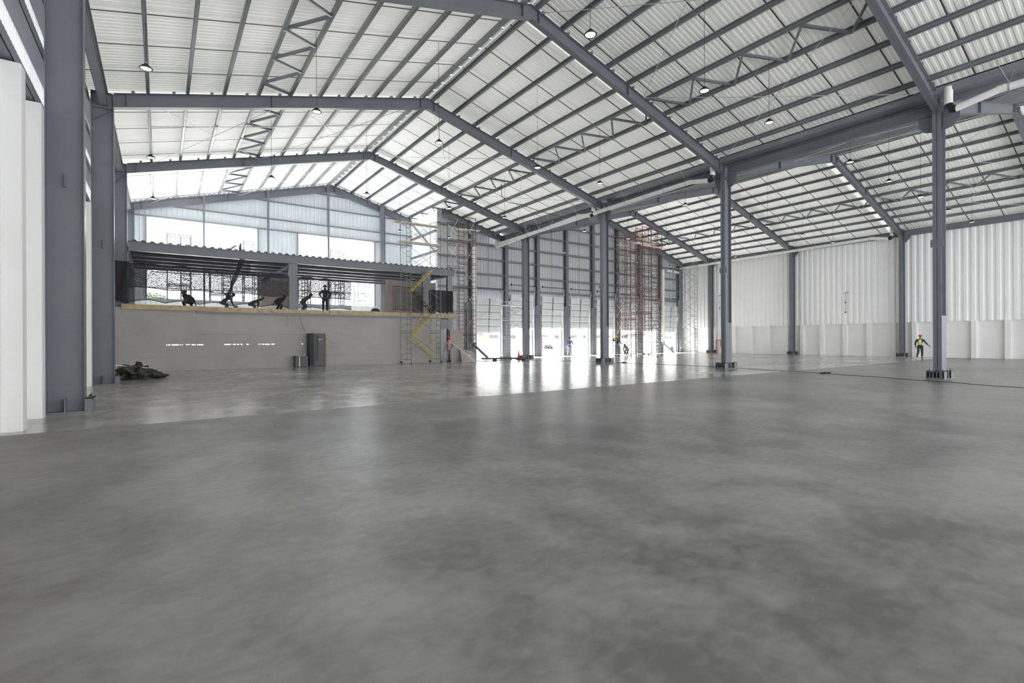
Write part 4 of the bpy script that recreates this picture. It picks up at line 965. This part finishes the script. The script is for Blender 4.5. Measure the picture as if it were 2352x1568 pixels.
MB().box(-18.3, 30.3, -.6, 6.3, 3.0, 3.2).build('roof', M['pvc'], t)
for i in range(14): MB().box(-17+3.3*i, -15.2+3.3*i, -.03, 0, 1.75, 2.35).build('window', M['dark'], t)
t = thing('hoarding', 'low off-white site hoarding outside the leftmost dock door', 'fence', (32.0, 50, 0))
for i in range(4): MB().box(-2.8+1.4*i, -1.42+1.4*i, 0, .05, -.06, 1.75).build('panel', M['white'], t)
t = thing('excavator', 'orange machine with dark cab roof beyond the hoarding', 'vehicle', (32.3, 54, 0))
MB().prism([(-2, -.8, .7), (2, -.8, .7), (2, -.8, 1.9), (.4, -.8, 2.2), (-2, -.8, 2.1)], (0, 1.6, 0)).build('body', M['orange'], t)
MB().box(-.4, 1.2, -.7, .7, 2.1, 2.6).build('cab', M['dark'], t); MB().box(-2, 2, -.9, .9, -.06, .7).build('tracks', M['dark'], t)
MB().bar((-1.8, 0, 1.8), (-3.8, 0, 2.6), .25, .3).build('boom', M['orange'], t)
t = thing('generator_stand', 'dark engine on a trestle with a red upright, outside the third dock door', 'machine', (34.6, 42, 0))
MB().box(-.75, .75, -.3, .3, .5, .56).build('table', M['steel2'], t)
for x in (-.6, .6): MB().box(x-.04, x+.04, -.25, .25, -.06, .5).build('leg', M['steel2'], t)
mb = MB().box(-.35, .5, -.2, .2, .56, .95)
for i in range(7): mb.lathe([(0, -.03), (.16, -.03), (.16, .03), (0, .03)], (-.4+.16*i, -.22, .75+.15*math.sin(i*2)), 10, 'y')
mb.build('engine', M['dark'], t); MB().box(-.78, -.6, -.05, .05, .56, 1.95).build('upright', M['red'], t); MB().box(-.5, .35, .1, .14, 1.2, 1.85).build('sign_board', M['pink'], t)
t = thing('post_box', 'grey cabinet on a slim pole outside the fourth dock door', 'cabinet', (38.9, 42, 0))
MB().box(-.15, .15, -.1, .1, .7, 1.8).build('box', M['steel2'], t); MB().box(-.04, .04, -.04, .04, -.06, .7).build('pole', M['steel2'], t)
t = thing('extinguisher_cabinet', 'red cabinet outside, right of the third middle column', 'cabinet', (42.6, 41.5, 0))
MB().box(-.2, .2, -.1, .1, 1.2, 2.0).build('box', M['red'], t); MB().box(-.04, .04, -.04, .04, -.06, 1.2).build('pole', M['red'], t)
t = thing('van', 'white van outside the rightmost dock door', 'vehicle', (54.0, 42.2, 0))
MB().prism([(-2.4, -.9, .3), (2.4, -.9, .3), (2.4, -.9, 2.3), (-1.4, -.9, 2.35), (-2.0, -.9, 1.4), (-2.4, -.9, 1.2)], (0, 1.8, 0)).build('body', M['pvc'], t)
MB().box(-1.2, 1.6, -.93, -.9, 1.6, 1.95).build('window', M['dark'], t)
for x in (-1.6, 1.6): MB().lathe([(0, -.1), (.33, -.1), (.33, .1), (0, .1)], (x, -.85, .28), 18, 'y').build('wheel', M['rubber'], t)

# ------------------------------------------------------------------ light portals in the openings, the added ones behind the camera too
def portal(x0, x1, z0, z1, y, rx=-PI/2):
    ld = bpy.data.lights.new('sky_portal', 'AREA'); ld.shape = 'RECTANGLE'; ld.size = x1-x0; ld.size_y = z1-z0; ld.cycles.is_portal = True
    o = bpy.data.objects.new('sky_portal', ld); COL.objects.link(o); o.location = ((x0+x1)/2, y, (z0+z1)/2); o.rotation_euler = (rx, 0, 0)
for i, (a, b) in enumerate(DO): portal(a, b, 0, DB[i], YD+.1)
for a, b in OP: portal(a, b, *OZ, YG+.1)
for a, b in FO: portal(a, b, FZ[0] if a < 25 else .5, FZ[1], YB-.1, PI/2)
